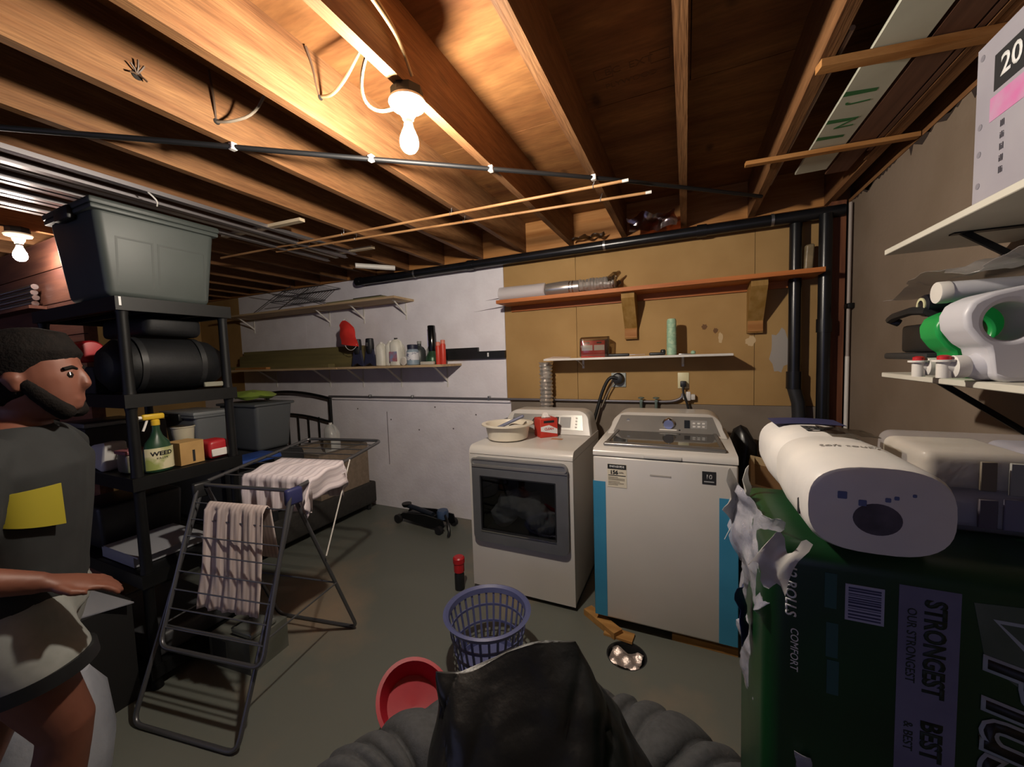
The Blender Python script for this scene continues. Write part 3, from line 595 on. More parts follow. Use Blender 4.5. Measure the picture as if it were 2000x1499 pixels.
jug('plastic_jug', 'white plastic jug in the middle of the white jugs', -2.535, 2.85, ZS, .075, .12, .235, milky, WHITE_PL, group='white jugs on the crowded shelf')
jug('plastic_jug', 'white jug with a dark cap and blue-red label', -2.435, 2.82, ZS, .115, .13, .255, milky, BLACK, group='white jugs on the crowded shelf', lab_m=mat('jug_label', '7d93b5', .5, col2='b9503f', nscale=14))
t = thing('vitamin_jar', 'clear jar with a dark lid and white label in front on the crowded shelf', 'jar', (-2.225, 2.77, ZS))
MB().lathe([(.05, 0), (.056, .006), (.056, .12), (.045, .14), (.04, .145)], (-2.225, 2.775, ZS), 26).build('jar', mat('blue_grey_plastic', '8a9aa8', .3), t)
MB().lathe([(.0567, .045), (.0567, .115)], (-2.225, 2.775, ZS), 26).build('label', mat('label_white', 'd6d6dc', .6, col2='7a7f95', nscale=22, lo=.55, hi=.6), t)
MB().lathe([(.047, .142), (.048, .178), (.044, .182)], (-2.225, 2.775, ZS), 26).build('lid', mat('navy_lid', '23263a', .45), t)
t = thing('bottle', 'dark grey squat bottle behind the clear jar', 'bottle', (-2.27, 2.93, ZS))
MB().lathe([(.055, 0), (.058, .01), (.058, .13), (.04, .16), (.018, .175), (.018, .20)], (-2.27, 2.93, ZS), 20).build('body', mat('charcoal_bottle', '383c3c', .4), t)
MB().lathe([(.02, .195), (.02, .22)], (-2.27, 2.93, ZS), 16).build('cap', mat('grey_cap', '8c8c88', .5), t)
t = thing('bottle', 'grey-capped pale bottle between the jar and the green torch', 'bottle', (-2.15, 2.94, ZS))
MB().lathe([(.035, 0), (.038, .01), (.038, .13), (.02, .17), (.014, .18)], (-2.15, 2.94, ZS), 18).build('body', mat('grey_bottle', 'a2a2a0', .4), t)
MB().lathe([(.015, .175), (.014, .205)], (-2.15, 2.94, ZS), 14).build('cap', mat('grey_cap', '8c8c88'), t)
t = thing('round_tin', 'small round white tin standing on edge at the shelf front', 'tin', (-2.31, 2.76, ZS))
MB().lathe([(.036, -.012), (.038, -.01), (.038, .01), (.036, .012)], (-2.31, 2.755, ZS+.0385), 24, 'y').build('can', WHITE_PL, t)
MB().lathe([(.030, -.0135), (.032, -.0125)], (-2.31, 2.755, ZS+.0385), 24, 'y').build('lid', mat('pale_lid', 'c9c1b6', .5), t)
t = thing('camp_lantern', 'dark green camping lantern with a tall black chimney', 'lantern', (-2.06, 2.83, ZS))
MB().lathe([(.045, 0), (.062, .006), (.064, .05), (.055, .075), (.04, .10), (.034, .12)], (-2.06, 2.84, ZS), 24).build('base', mat('dark_green_metal', '27442f', .35, .3, col2='31523a', nscale=10), t)
MB().lathe([(.034, .11), (.036, .13), (.034, .34), (.03, .345)], (-2.06, 2.84, ZS), 24).build('chimney', mat('black_gloss', '0c0d0f', .15), t)
MB().cyl((-2.075, 2.803, ZS+.16), (-2.075, 2.803, ZS+.31), .004, n=8).build('guard', CHROME, t)
for i, x0 in enumerate((-1.968, -1.918)):
    t = thing('red_tube', 'red capped tube at the right end of the crowded shelf, %s' % ('left one of two, shorter' if i == 0 else 'right one of two, taller'), 'tube', (x0, 2.80, ZS), 'red tubes on the crowded shelf')
    MB().lathe([(.023, 0), (.024, .004), (.024, .15+.015*i), (.019, .165+.015*i)], (x0, 2.80, ZS), 18).build('tube', mat('red_orange', 'c23a2b', .45), t)
    MB().lathe([(.02, .162+.015*i), (.02, .19+.015*i), (.017, .195+.015*i)], (x0, 2.80, ZS), 18).build('cap', mat('pink_cap', 'cf7d6b', .5), t)
one('foil_packet', 'small pale packet lying in front of the lantern', 'packet', MB().rbox((-2.12, 2.735, ZS), (-1.98, 2.765, ZS+.028), .006, 2), mat('pale_packet', 'bdb8ad', .5), (-2.05, 2.75, ZS))
t = thing('wall_rail', 'black stepped metal bar fixed to the white wall beside the tan board', 'rail', (-1.75, W, 1.5))
MB().box((-2.06, W-.035, 1.508), (-1.43, W-.0005, 1.575)).build('bar', BLACK, t, smooth=False)
MB().box((-2.06, W-.03, 1.575), (-1.70, W-.0005, 1.612)).build('bar', BLACK, t, smooth=False)
MB().box((-1.60, W-.0365, 1.525), (-1.585, W-.034, 1.56)).build('tag', WHITEINK, t, smooth=False)
one('sheet_plastic', 'crumpled clear plastic film tucked above the drain pipe', 'film', MB().sheet(lambda u, v: (-.79+.25*u, 2.90+.08*v, 2.40-.015*math.sin(v*PI)+.008*math.sin(u*20)), 16, 8, .001).noise(.012, 20, 3), wrap, (-.7, 2.9, 2.36))
one('sheet_plastic', 'orange-tinted crumpled plastic hanging between two joists by the drain pipe', 'film', MB().sheet(lambda u, v: (-.36+.30*u, 2.85+.02*math.sin(u*12), 2.46-.11*v), 16, 10, .001).noise(.03, 14, 6), pane_mat('amber_wrap', 'd8a58c', .2, .25), (-.2, 2.9, 2.36))
# ================================================================== DRYER
X0, X1, YF, YB = -1.277, -.592, 2.105, 2.82
silver = mat('silver_panel', 'a8a6a2', .35, .6, col2='9b9995', nscale=3)
doorgrey = mat('door_grey', '7b7d80', .35, .5, col2='727477', nscale=5)
drum = mat('drum_steel', '55565a', .45, .7); darkglass = pane_mat('tinted_glass', 'c4c6c8', .02, .02)
t = thing('clothes_dryer', 'white front-loading clothes dryer with a square grey door', 'dryer', ((X0+X1)/2, (YF+YB)/2, 0))
hx0, hx1, hz0, hz1 = -1.20, -.68, .41, .78
b_ = MB()
b_.box((X0, YF, .03), (X1, YF+.02, hz0)); b_.box((X0, YF, hz1), (X1, YF+.02, .898)); b_.box((X0, YF, hz0), (hx0, YF+.02, hz1)); b_.box((hx1, YF, hz0), (X1, YF+.02, hz1))
b_.box((X0, YF+.02, .03), (X0+.008, YB, .9)); b_.box((X1-.008, YF+.02, .03), (X1, YB, .9)); b_.box((X0, YB-.008, .03), (X1, YB, .9)); b_.box((X0, YF+.02, .03), (X1, YB, .04))
b_.build('cabinet', WHITE_EN, t, smooth=False)
MB().box((X0+.03, YF+.02, .35), (X0+.04, YB-.05, .86)).box((X1-.04, YF+.02, .35), (X1-.03, YB-.05, .86)).box((X0+.03, YB-.06, .35), (X1-.03, YB-.05, .86)).box((X0+.03, YF+.02, .35), (X1-.03, YB-.05, .36)).box((X0+.03, YF+.02, .85), (X1-.03, YB-.05, .86)).build('drum', drum, t, smooth=False)
# rounded top
prof = [(YF+.002, .902)]+[(YF+.05-.048*math.cos(a), .905+.047*math.sin(a)) for a in [PI/2*i/6 for i in range(7)]]+[(YB-.12, .952), (YB, .952), (YB, .902)]
MB().prism(prof, X0, X1, 'x').build('top_panel', WHITE_EN, t)
MB().box((X0+.004, YF+.004, .898), (X1-.004, YB-.004, .903)).build('seam', mat('seam_dark', '55524e', .7), t, smooth=False)
# console: white hood with a silver face
def hood(t, x0, x1, y0, y1, z0, z1, lean, face=None, name='console'):
    """rounded hood: outline in x,z with big top corners, slanted front"""
    ol_ = [(x1, z0), ]+[(x1-.02-.09+.09*math.cos(a)+.0, z1-.075+.075*math.sin(a)) for a in [PI/2*i/6 for i in range(7)]]+[(x0+.11-.09*math.sin(a), z1-.075+.075*math.cos(a)) for a in [PI/2*i/6 for i in range(7)]]+[(x0, z0)]
    yf = lambda z, y=y0: y+(z-z0)/(z1-z0)*lean
    front = [(x, yf(z), z) for x, z in ol_]; mid = [(x*1+(0), yf(z)+.06, z) for x, z in ol_]; back = [(x, y1, z) for x, z in ol_]
    cx = (x0+x1)/2; f2 = [((x-cx)*.985+cx, yf(z)-.008, z0+(z-z0)*.985+.001) for x, z in ol_]
    return MB().loft([f2, front, mid, back]).build(name, WHITE_EN, t), yf
con, yf = hood(t, X0+.01, X1-.005, 2.60, YB, .953, 1.115, .075)
fz0, fz1 = .985, 1.085
MB().add([(X0+.07, yf(fz0)-.0125, fz0), (X1-.06, yf(fz0)-.0125, fz0), (X1-.075, yf(fz1)-.0125, fz1), (X0+.085, yf(fz1)-.0125, fz1), (X0+.07, yf(fz0)-.006, fz0), (X1-.06, yf(fz0)-.006, fz0), (X1-.075, yf(fz1)-.006, fz1), (X0+.085, yf(fz1)-.006, fz1)], [(0, 3, 2, 1), (4, 5, 6, 7), (0, 1, 5, 4), (1, 2, 6, 5), (2, 3, 7, 6), (3, 0, 4, 7)]).build('face_plate', silver, con, smooth=False)
def on_face(yf, x, z, off=.0135): return Vector((x, yf(z)-off, z))
def face_quad(yf, x0, x1, z0, z1, off, m, name, par):
    P = [on_face(yf, x0, z0, off), on_face(yf, x1, z0, off), on_face(yf, x1, z1, off), on_face(yf, x0, z1, off)]; Q = [p+Vector((0, .004, 0)) for p in P]
    return MB().add(P+Q, [(0, 1, 2, 3), (7, 6, 5, 4), (0, 4, 5, 1), (1, 5, 6, 2), (2, 6, 7, 3), (3, 7, 4, 0)]).build(name, m, par, smooth=False)
face_quad(yf, -.86, -.835, 1.0, 1.07, .0140, DARKINK, 'display', con); face_quad(yf, -.825, -.745, 1.0, 1.07, .0140, mat('display_grey', '8b8987', .4), 'display', con)
for i in range(4): MB().lathe([(.007, 0), (.007, -.004)], on_face(yf, -.705, 1.005+.02*i, .0125), 12, 'y').build('button', WHITE_PL, con)
MB().lathe([(.035, 0), (.03, -.02), (.02, -.024)], on_face(yf, -1.0, 1.035, .012), 24, 'y').build('dial', CHROME, con)
MB().lathe([(.012, 0), (.012, -.001)], on_face(yf, -1.185, 1.045, .0125), 18, 'y').build('emblem', mat('emblem_grey', '6a6a70', .4), con)
# door
d_ = MB().ring(rrect(-1.245, .345, -.618, .885, .04), [(a, b) for a, b in rrect(-1.19, .42, -.688, .772, .004)], YF-.028, YF-.001, 'y').build('door', doorgrey, t)
MB().ring(rrect(-1.245, .835, -.618, .885, .022), rrect(-1.235, .845, -.628, .875, .014), YF-.036, YF-.028, 'y').build('handle', silver, d_)
MB().box((-1.236, YF-.031, .846), (-.629, YF-.0285, .874)).build('grip_recess', mat('grip_grey', '8f9194', .3, .6), d_, smooth=False)
MB().box((-1.243, YF-.034, .828), (-.620, YF-.028, .834)).build('door_lip', silver, d_, smooth=False)
MB().box((-1.192, YF-.018, .418), (-.686, YF-.014, .774)).build('window', darkglass, d_, smooth=False)
MB().box((-1.188, YF-.032, .413), (-.690, YF-.0285, .421)).build('chrome_strip', CHROME, d_, smooth=False)
MB().ring([(-1.19, .42), (-.688, .42), (-.688, .772), (-1.19, .772)], [(-1.182, .428), (-.696, .428), (-.696, .764), (-1.182, .764)], YF-.027, YF-.019, 'y').build('gasket', BLACK, d_, smooth=False)
for x_ in (X0+.05, X1-.05):
    for y_ in (YF+.05, YB-.05): MB().cyl((x_, y_, 0), (x_, y_, .03), .02, n=12).build('foot', BLACK, t)
MB().box((-.83, 2.42, .9521), (-.75, 2.46, .9525)).build('sticker', mat('sticker_tan', 'b5835f', .6), t, smooth=False)
# laundry inside
mb = MB()
rr = random.Random(11)
for i in range(7):
    cx = -1.10+.05*i; cz = .455+.05*rr.random()+.10*math.sin(PI*i/6)
    mb.lathe([(.001, -.09), (.05, -.075), (.08, -.02), (.082, .02), (.055, .065), (.001, .08)], (cx, 2.20+.04*rr.random(), cz), 20, 'z')
mb.noise(.03, 12, 2); mb.noise(.014, 35, 4)
mb.v = [Vector((min(-.70, max(-1.17, p.x)), max(2.128, p.y), max(.363, p.z))) for p in mb.v]
o = mb.build('laundry_pile', mat('grey_cloth', 'd6d6d2', .85, col2='c6c6c2', nscale=16, bump=.3), None, (-.95, 2.3, .36), angle=180)
rm = o.modifiers.new('remesh', 'REMESH'); rm.mode = 'VOXEL'; rm.voxel_size = .008; rm.use_smooth_shade = True
tag(o, 'pale grey laundry heaped behind the dryer window', 'laundry')
# basin and red carton on the dryer
cream = mat('cream_plastic', 'e4dccb', .4, col2='dad1be', nscale=6)
t = thing('wash_basin', 'round cream plastic basin on the left of the dryer top', 'basin', (-1.115, 2.36, .952))
MB().lathe([(.001, .002), (.115, .002), (.135, .012), (.15, .09), (.155, .1), (.178, .104), (.178, .112), (.15, .112), (.143, .1), (.128, .02), (.001, .014)], (-1.115, 2.36, .951), 40).build('bowl', cream, t)
t = thing('scrub_brush', 'grey-blue scrub brush lying inside the cream basin', 'brush', (-1.12, 2.36, .97))
Mx = place((-1.11, 2.36, 1.06), ry=-.42, rz=.35)
MB(Mx).rbox((-.11, -.018, -.008), (.12, .018, .012), .008, 3).build('handle', mat('blue_grey', '6d7187', .45), t)
MB(Mx).rbox((-.10, -.015, -.05), (-.0, .015, -.007), .004, 1).build('bristles', mat('bristle', 'c9c6bd', .9), t)
one('white_cloth', 'crumpled white cloth inside the cream basin', 'cloth', MB().lathe([(.001, 0), (.08, .004), (.085, .04), (.05, .075), (.001, .085)], (-1.07, 2.385, .966), 24).noise(.014, 18, 3), mat('off_white_cloth', 'd8d3c8', .85), (-1.07, 2.38, .966))
t = thing('tissue_carton', 'red and white carton standing on the dryer top beside the basin', 'box', (-.895, 2.52, .952))
M = place((-.895, 2.52, .9526), rz=.75)
MB(M).rbox((-.065, -.055, 0), (.065, .055, .13), .002, 1).build('carton', cardred, t)
for k, (ux, uy) in enumerate(((0, -1), (1, 0))):
    Mk = M @ Matrix.Rotation(PI/2*k, 4, 'Z'); hw = .065 if k == 0 else .055; hd = .055 if k == 0 else .065
    MB(Mk).prism([(-hw+.004, .045), (hw-.004, .02), (hw-.004, .055), (0, .085), (-hw+.004, .075)], -hd-.001, -hd, 'y').build('white_band', WHITEINK, t, smooth=False)
    MB(Mk).box((-hw*.6, -hd-.001, .10), (hw*.6, -hd, .116)).build('dark_band', DARKINK, t, smooth=False)
    text('CLEAN', t, cardred, (lambda Mk, hd: lambda x, y, z: Mk @ Vector((x, -hd-.0012-z, .058+y)))(Mk, hd), .022, bold=.0006)
MB(M).sheet(lambda u, v: (.03*(u-.5)*2, .025*math.sin(u*6)*.5+.02*(v-.5), .13+.035*math.sin(v*PI)*math.sin(u*PI)), 8, 8, .002).noise(.006, 50, 2).build('tissue', WHITE_PL, t)
MB(M).box((-.035, -.02, .1301), (.035, .02, .1306)).build('opening', BLACK, t, smooth=False)
one('black_slab', 'black flat slab standing behind the basin beside the dryer', 'board', MB().box((-1.335, 2.60, .0), (-1.285, 2.85, 1.02)), BLACK, (-1.31, 2.7, 0), smooth=False)

# ================================================================== WASHER
X0, X1, YF, YB = -.462, .224, 2.045, 2.74; ZB = .05
t = thing('washing_machine', 'white top-loading washing machine with blue tape down its front edges', 'washer', ((X0+X1)/2, (YF+YB)/2, ZB))
MB().rbox((X0, YF, ZB+.012), (X1, YB, .962), .012, 3).build('cabinet', WHITE_EN, t)
# deck with sloped rim
prof = [(YF+.003, .966), (YF+.003, .985), (YF+.02, 1.002), (YF+.36, 1.018), (YB, 1.018), (YB, .966)]
MB().prism(prof, X0, X1, 'x').build('deck', WHITE_EN, t, angle=60)
MB().box((X0+.004, YF+.004, .961), (X1-.004, YB-.004, .967)).build('seam', mat('seam_dark', '55524e'), t, smooth=False)
con, yf = hood(t, X0+.012, X1-.012, 2.40, YB, 1.018, 1.135, .13)
fz0, fz1 = 1.03, 1.12
MB().add([(X0+.05, yf(fz0)-.0125, fz0), (X1-.05, yf(fz0)-.0125, fz0), (X1-.085, yf(fz1)-.0125, fz1), (X0+.085, yf(fz1)-.0125, fz1), (X0+.05, yf(fz0)-.004, fz0), (X1-.05, yf(fz0)-.004, fz0), (X1-.085, yf(fz1)-.004, fz1), (X0+.085, yf(fz1)-.004, fz1)], [(0, 3, 2, 1), (4, 5, 6, 7), (0, 1, 5, 4), (1, 2, 6, 5), (2, 3, 7, 6), (3, 0, 4, 7)]).build('face_plate', silver, con, smooth=False)
k_ = MB().lathe([(.036, 0), (.035, -.018), (.028, -.024), (.027, -.034)], on_face(yf, -.095, 1.082, .012), 28, 'y').build('dial', CHROME, con)
MB().box(on_face(yf, -.098, 1.085, .049), on_face(yf, -.092, 1.112, .045)).build('pointer', WHITE_PL, k_, smooth=False)
face_quad(yf, -.01, .02, 1.062, 1.102, .0140, mat('display_dark', '262a30', .2), 'display', con); face_quad(yf, .025, .11, 1.062, 1.102, .0140, mat('display_grey', '8b8987'), 'display', con)
for i in range(3):
    for j in range(2): MB().rbox(on_face(yf, .035+.025*i, 1.068+.016*j, .0165), on_face(yf, .05+.025*i, 1.076+.016*j, .012), .001, 1).build('button', WHITE_PL, con)
MB().lathe([(.011, 0), (.011, -.001)], on_face(yf, -.33, 1.092, .0125), 18, 'y').build('emblem', mat('emblem_grey', '6a6a70'), con)
text('GE', con, WHITEINK, lambda x, y, z: on_face(yf, -.33+x, 1.092+y, .0142+z), .012)
MB().lathe([(.005, 0), (.005, -.003)], on_face(yf, -.035, 1.05, .0125), 12, 'y').build('button', BLACK, con)
face_quad(yf, -.145, -.05, 1.048, 1.053, .0138, WHITE_PL, 'print_line', con)
# glass lid with a silver lip
gl = MB(); a, b = YF+.075, YF+.37
gl.add([(X0+.055, a+.02, 1.014), (X1-.055, a+.02, 1.014), (X1-.075, b, 1.032), (X0+.075, b, 1.032), (X0+.055, a+.02, 1.02), (X1-.055, a+.02, 1.02), (X1-.075, b, 1.038), (X0+.075, b, 1.038)], [(0, 3, 2, 1), (4, 5, 6, 7), (0, 1, 5, 4), (1, 2, 6, 5), (2, 3, 7, 6), (3, 0, 4, 7)])
lid = gl.build('lid', mat('smoked_glass', '40403f', .06, spec=.8, coat=.5), t, smooth=False)
MB().rbox((X0+.045, a-.015, 1.004), (X1-.045, a+.035, 1.024), .008, 3).build('lid_lip', mat('lip_silver', '8d8b89', .3, .7), lid)
for x_ in (X0+.056, X1-.066): MB().add([(x_-.003, a+.03, 1.015), (x_+.013, a+.03, 1.015), (x_+.013+(.018 if x_ < -.2 else -.018), b, 1.034), (x_-.003+(.018 if x_ < -.2 else -.018), b, 1.034), (x_-.003, a+.03, 1.024), (x_+.013, a+.03, 1.024), (x_+.013+(.018 if x_ < -.2 else -.018), b, 1.042), (x_-.003+(.018 if x_ < -.2 else -.018), b, 1.042)], [(0, 3, 2, 1), (4, 5, 6, 7), (0, 1, 5, 4), (1, 2, 6, 5), (2, 3, 7, 6), (3, 0, 4, 7)]).build('lid_side', mat('lip_silver', '8d8b89'), lid, smooth=False)
MB().rbox((-.20, YF-.003, .966), (-.02, YF+.02, .985), .004, 2).build('lid_notch', WHITE_EN, t)
tape = mat('blue_tape', '3f8fb5', .45, col2='3785ab', nscale=4)
for xa, xb, zt in ((X0-.001, X0+.066, .825), (X1-.08, X1+.001, .80)):
    MB().box((xa, YF-.0015, ZB+.02), (xb, YF+.0, zt)).box(((X0-.0015) if xa < -.3 else X1, YF-.0015, ZB+.02), (X0 if xa < -.3 else X1+.0015, YF+.05, zt)).build('blue_tape', tape, t, smooth=False)
# energy label
lb = MB().box((-.385, YF-.0018, .80), (-.285, YF-.0003, .925)).build('energy_label', mat('label_cream', 'd6cdb8', .6), t, smooth=False)
MB().box((-.383, YF-.0024, .898), (-.287, YF-.0018, .924)).build('label_header', DARKINK, lb, smooth=False)
ff = lambda cx, cz: (lambda x, y, z: Vector((cx+x, YF-.0026-z, cz+y)))
text('ENERGUIDE', lb, WHITEINK, ff(-.335, .911), .0145, bold=.0004)
text('156', lb, DARKINK, ff(-.35, .880), .028, bold=.0012)
text('kWh', lb, DARKINK, ff(-.312, .880), .012)
for i, (z_, l_) in enumerate(((.862, .09), (.852, .05), (.845, .085), (.838, .085), (.828, .06), (.820, .08), (.812, .05))):
    MB().box((-.38, YF-.0024, z_), (-.38+l_, YF-.0018, z_+(.003 if i else .004))).build('print_line', mat('label_ink', '6d6557', .7) if i else DARKINK, lb, smooth=False)
st = MB().box((.07, YF-.0018, .862), (.13, YF-.0003, .925)).build('warranty_sticker', DARKINK, t, smooth=False)
text('10', st, mat('grey_ink', '9a9a9a', .6), ff(.10, .898), .03, bold=.001)
MB().box((.078, YF-.0022, .872), (.122, YF-.0018, .878)).build('print_line', mat('grey_ink', '9a9a9a'), st, smooth=False)
MB().box((-.17, YF-.002, .878), (-.07, YF-.0003, .886)).build('name_badge', mat('badge_grey', 'aaa59d', .4), t, smooth=False)
for x_ in (X0+.06, X1-.06):
    for y_ in (YF+.06, YB-.06): MB().cyl((x_, y_, ZB-.004), (x_, y_, ZB+.014), .022, n=12).build('foot', BLACK, t)
# timber under the washer
sc = mat('scrap_wood', 'b58a52', .65, col2='9a6f3e', nscale=4, stretch=(1, 6, 6), spec=.2)
def scrap(label, c, L_, w_, h_, rz, z=0.0005):
    M = place((c[0], c[1], z), rz=rz)
    return one('wood_offcut', label, 'wood', MB(M).box((-L_/2, -w_/2, 0), (L_/2, w_/2, h_)), sc, (c[0], c[1], z), 'wood pieces under the washer', smooth=False)
scrap('pale wood piece sticking out from under the left front foot of the washer', (-.43, 2.06), .24, .06, .036, -.62)
scrap('flat brown wood chip beside the floor drain under the washer', (-.33, 2.01), .15, .07, .012, -.1)
scrap('long wood strip lying under the right front edge of the washer', (.08, 2.10), .30, .05, .036, -.02)
scrap('small wood block under the left back foot of the washer', (-.40, 2.66), .12, .08, .036, 0)
scrap('small wood block under the right back foot of the washer', (.16, 2.66), .12, .08, .036, 0)
# floor drain
t = thing('floor_drain', 'round floor drain with a crumpled foil cover in front of the washer', 'drain', (dc[0], dc[1], -.04))
MB().lathe([(.085, -.05), (.097, -.048), (.0975, -.002), (.092, -.001), (.088, -.03)], (dc[0], dc[1], 0), 32, closed=True).build('rim', mat('drain_iron', '1d1d1f', .6), t)
MB(place((dc[0]-.005, dc[1]-.005, -.018), rz=-.1)).sheet(lambda u, v: (-.075+.15*u, -.055+.11*v, .012*math.sin(u*9)*math.sin(v*8)), 24, 18, .002).noise(.003, 90, 3).build('foil_cover', mat('drain_foil', 'c9bcb6', .3, .7, bump=.4, bscale=80), t)
# behind the washer
bb = mat('black_bag', '131315', .3, bump=.4, bscale=14)
one('black_sack', 'crumpled black sack wedged behind the right back corner of the washer', 'sack', MB().lathe([(.001, 0), (.11, .01), (.12, .3), (.11, .7), (.09, .9), (.05, .99), (.001, 1.02)], (.34, 2.84, .002), 20, sx=.8, sy=.9).noise(.03, 10, 4).noise(.012, 30, 5), bb, (.34, 2.84, 0))
t = thing('wooden_tray', 'open shallow wooden tray tilted behind the paper towel packs', 'tray', (.42, 2.45, .6))
Mt = place((.45, 2.40, .795), ry=.18, rz=-.1, rx=.15)
trw = mat('tray_wood', 'b9a27c', .6)
MB(Mt).ring([(-.14, -.2), (.14, -.2), (.14, .2), (-.14, .2)], [(-.12, -.18), (.12, -.18), (.12, .18), (-.12, .18)], 0, .04, 'z').build('rim', trw, t, smooth=False)
MB(Mt).box((-.14, -.2, -.006), (.14, .2, 0)).build('base', mat('tray_dark', '7a5c3c', .7), t, smooth=False)
one('carton_stack', 'tall brown carton standing behind the packs supporting the tray', 'box', MB().box((.30, 2.22, 0), (.62, 2.62, .735)), mat('carton_brown', '6d5136', .7), (.46, 2.4, 0), smooth=False)
# laundry basket
t = thing('laundry_basket', 'round blue-lilac plastic laundry basket on the floor before the dryer', 'basket', (-.885, 1.57, 0))
lil = mat('lilac_plastic', '5f6590', .45, col2='555b86', nscale=6)
bc = (-.885, 1.57, 0); R0, R1, Hh = .145, .195, .285
MB().lathe([(.001, .006), (R0-.004, .006), (R0, .0), (R0+.004, .035), (R0-.001, .035), (R0-.006, .012), (.001, .012)], bc, 48).build('base', lil, t)
MB().lathe([(R1-.012, Hh-.03), (R1-.003, Hh-.03), (R1+.012, Hh-.006), (R1+.018, Hh), (R1+.006, Hh+.006), (R1-.008, Hh-.004)], bc, 56, closed=True).build('rim', lil, t)
for zz in (.115, .195):
    r_ = R0+(R1-R0)*zz/Hh; MB().lathe([(r_-.003, zz-.006), (r_+.003, zz-.006), (r_+.003, zz+.006), (r_-.003, zz+.006)], bc, 48, closed=True).build('band', lil, t)
sl = MB().prism([(R0+.001, .03), (R0+.005, .03), (R1-.002, Hh-.02), (R1-.006, Hh-.02)], -.0055, .0055, 'y')
sl.v = [p+Vector(bc) for p in sl.v]
s0 = sl.build('slat', lil, t, smooth=False)
for i in range(1, 30):
    c_ = s0.copy(); C.objects.link(c_); c_.parent = t; c_.rotation_euler = (0, 0, 2*PI*i/30)
# red-topped canister
t = thing('red_topped_canister', 'slim black canister with a red cap standing beside the dryer', 'canister', (-1.36, 2.06, 0))
MB().lathe([(.030, 0), (.032, .004), (.032, .10), (.026, .12)], (-1.36, 2.06, .001), 20).build('body', BLACK, t)
MB().lathe([(.028, .115), (.034, .12), (.034, .175), (.038, .18), (.038, .21), (.03, .218)], (-1.36, 2.06, .001), 20).build('cap', RED_PL, t)
# floor jack
t = thing('floor_jack', 'black and blue trolley jack on the floor by the white wall', 'jack', (-2.15, 2.78, 0))
blu = mat('jack_blue', '3d5170', .45)
Mj = place((-2.18, 2.80, 0), rz=-.12)
for sy in (-1, 1): MB(Mj).prism([(-.30, .05), (.22, .03), (.28, .06), (.26, .12), (.05, .13), (-.22, .10)], sy*.075-.006, sy*.075+.006, 'y').build('side_plate', BLACKMET, t, smooth=False)
MB(Mj).rbox((-.20, -.065, .05), (.10, .065, .10), .01, 2).build('body', BLACKMET, t)
MB(Mj).tube([(.08, 0, .11), (-.10, 0, .13), (-.24, 0, .14)], .022, 10).build('lift_arm', mat('jack_dark', '1c2430', .5), t)
MB(Mj).lathe([(.035, .13), (.045, .145), (.045, .16)], (-.25, 0, 0), 16).build('saddle', BLACKMET, t)
MB(Mj).lathe([(.05, .10), (.052, .16), (.045, .175)], (.20, 0, 0), 18).build('pump', blu, t)
for x_, y_, r_ in ((-.27, -.09, .04), (-.27, .09, .04), (.24, -.10, .035), (.24, .10, .035)):
    MB(Mj).cyl((x_, y_-.018, r_+.001), (x_, y_+.018, r_+.001), r_, n=20).build('wheel', mat('wheel_black', '1a1a1c', .6), t)
MB(Mj).tube([(.22, 0, .14), (.30, -.06, .13), (.36, -.10, .06), (.36, -.12, .012)], .012, 8, smooth=1).build('handle_socket', BLACKMET, t)
# ================================================================== BLACK SHELVING RACK
rx0, rx1, ry0, ry1 = -3.17, -2.257, .831, 1.298
rackm = mat('rack_black', '090a0b', .5, col2='0e0f10', nscale=15, spec=.3)
t = thing('shelving_rack', 'black plastic five-tier shelving rack beside the plank partition', 'shelving', ((rx0+rx1)/2, (ry0+ry1)/2, 0))
LV = [1.83, 1.395, 1.015, .56, .12]
for zt in LV:
    s_ = MB().ring([(rx0, ry0), (rx1, ry0), (rx1, ry1), (rx0, ry1)], [(rx0+.018, ry0+.018), (rx1-.018, ry0+.018), (rx1-.018, ry1-.018), (rx0+.018, ry1-.018)], zt-.06, zt, 'z').build('shelf', rackm, t, smooth=False)
    MB().box((rx0+.018, ry0+.018, zt-.012), (rx1-.018, ry1-.018, zt-.003)).build('deck', rackm, s_, smooth=False)
    for i in range(4): MB().box((rx0+.02, ry0+.06+.1*i, zt-.05), (rx1-.02, ry0+.075+.1*i, zt-.012)).build('rib', rackm, s_, smooth=False)
for x_ in (rx0+.03, rx1-.03):
    for y_ in (ry0+.03, ry1-.03):
        zz = [0]+sorted(LV)
        for a, b in zip(zz, zz[1:]):
            if b-.06-a > .02: MB().lathe([(.024, a+.0005), (.022, a+.02), (.02, b-.08), (.023, b-.0605)], (x_, y_, 0), 16).build('post', rackm, t)
MB().box((rx1-.001, ry0+.012, 1.79), (rx1+.001, ry0+.02, 1.828)).build('price_tag', WHITEINK, t, smooth=False)
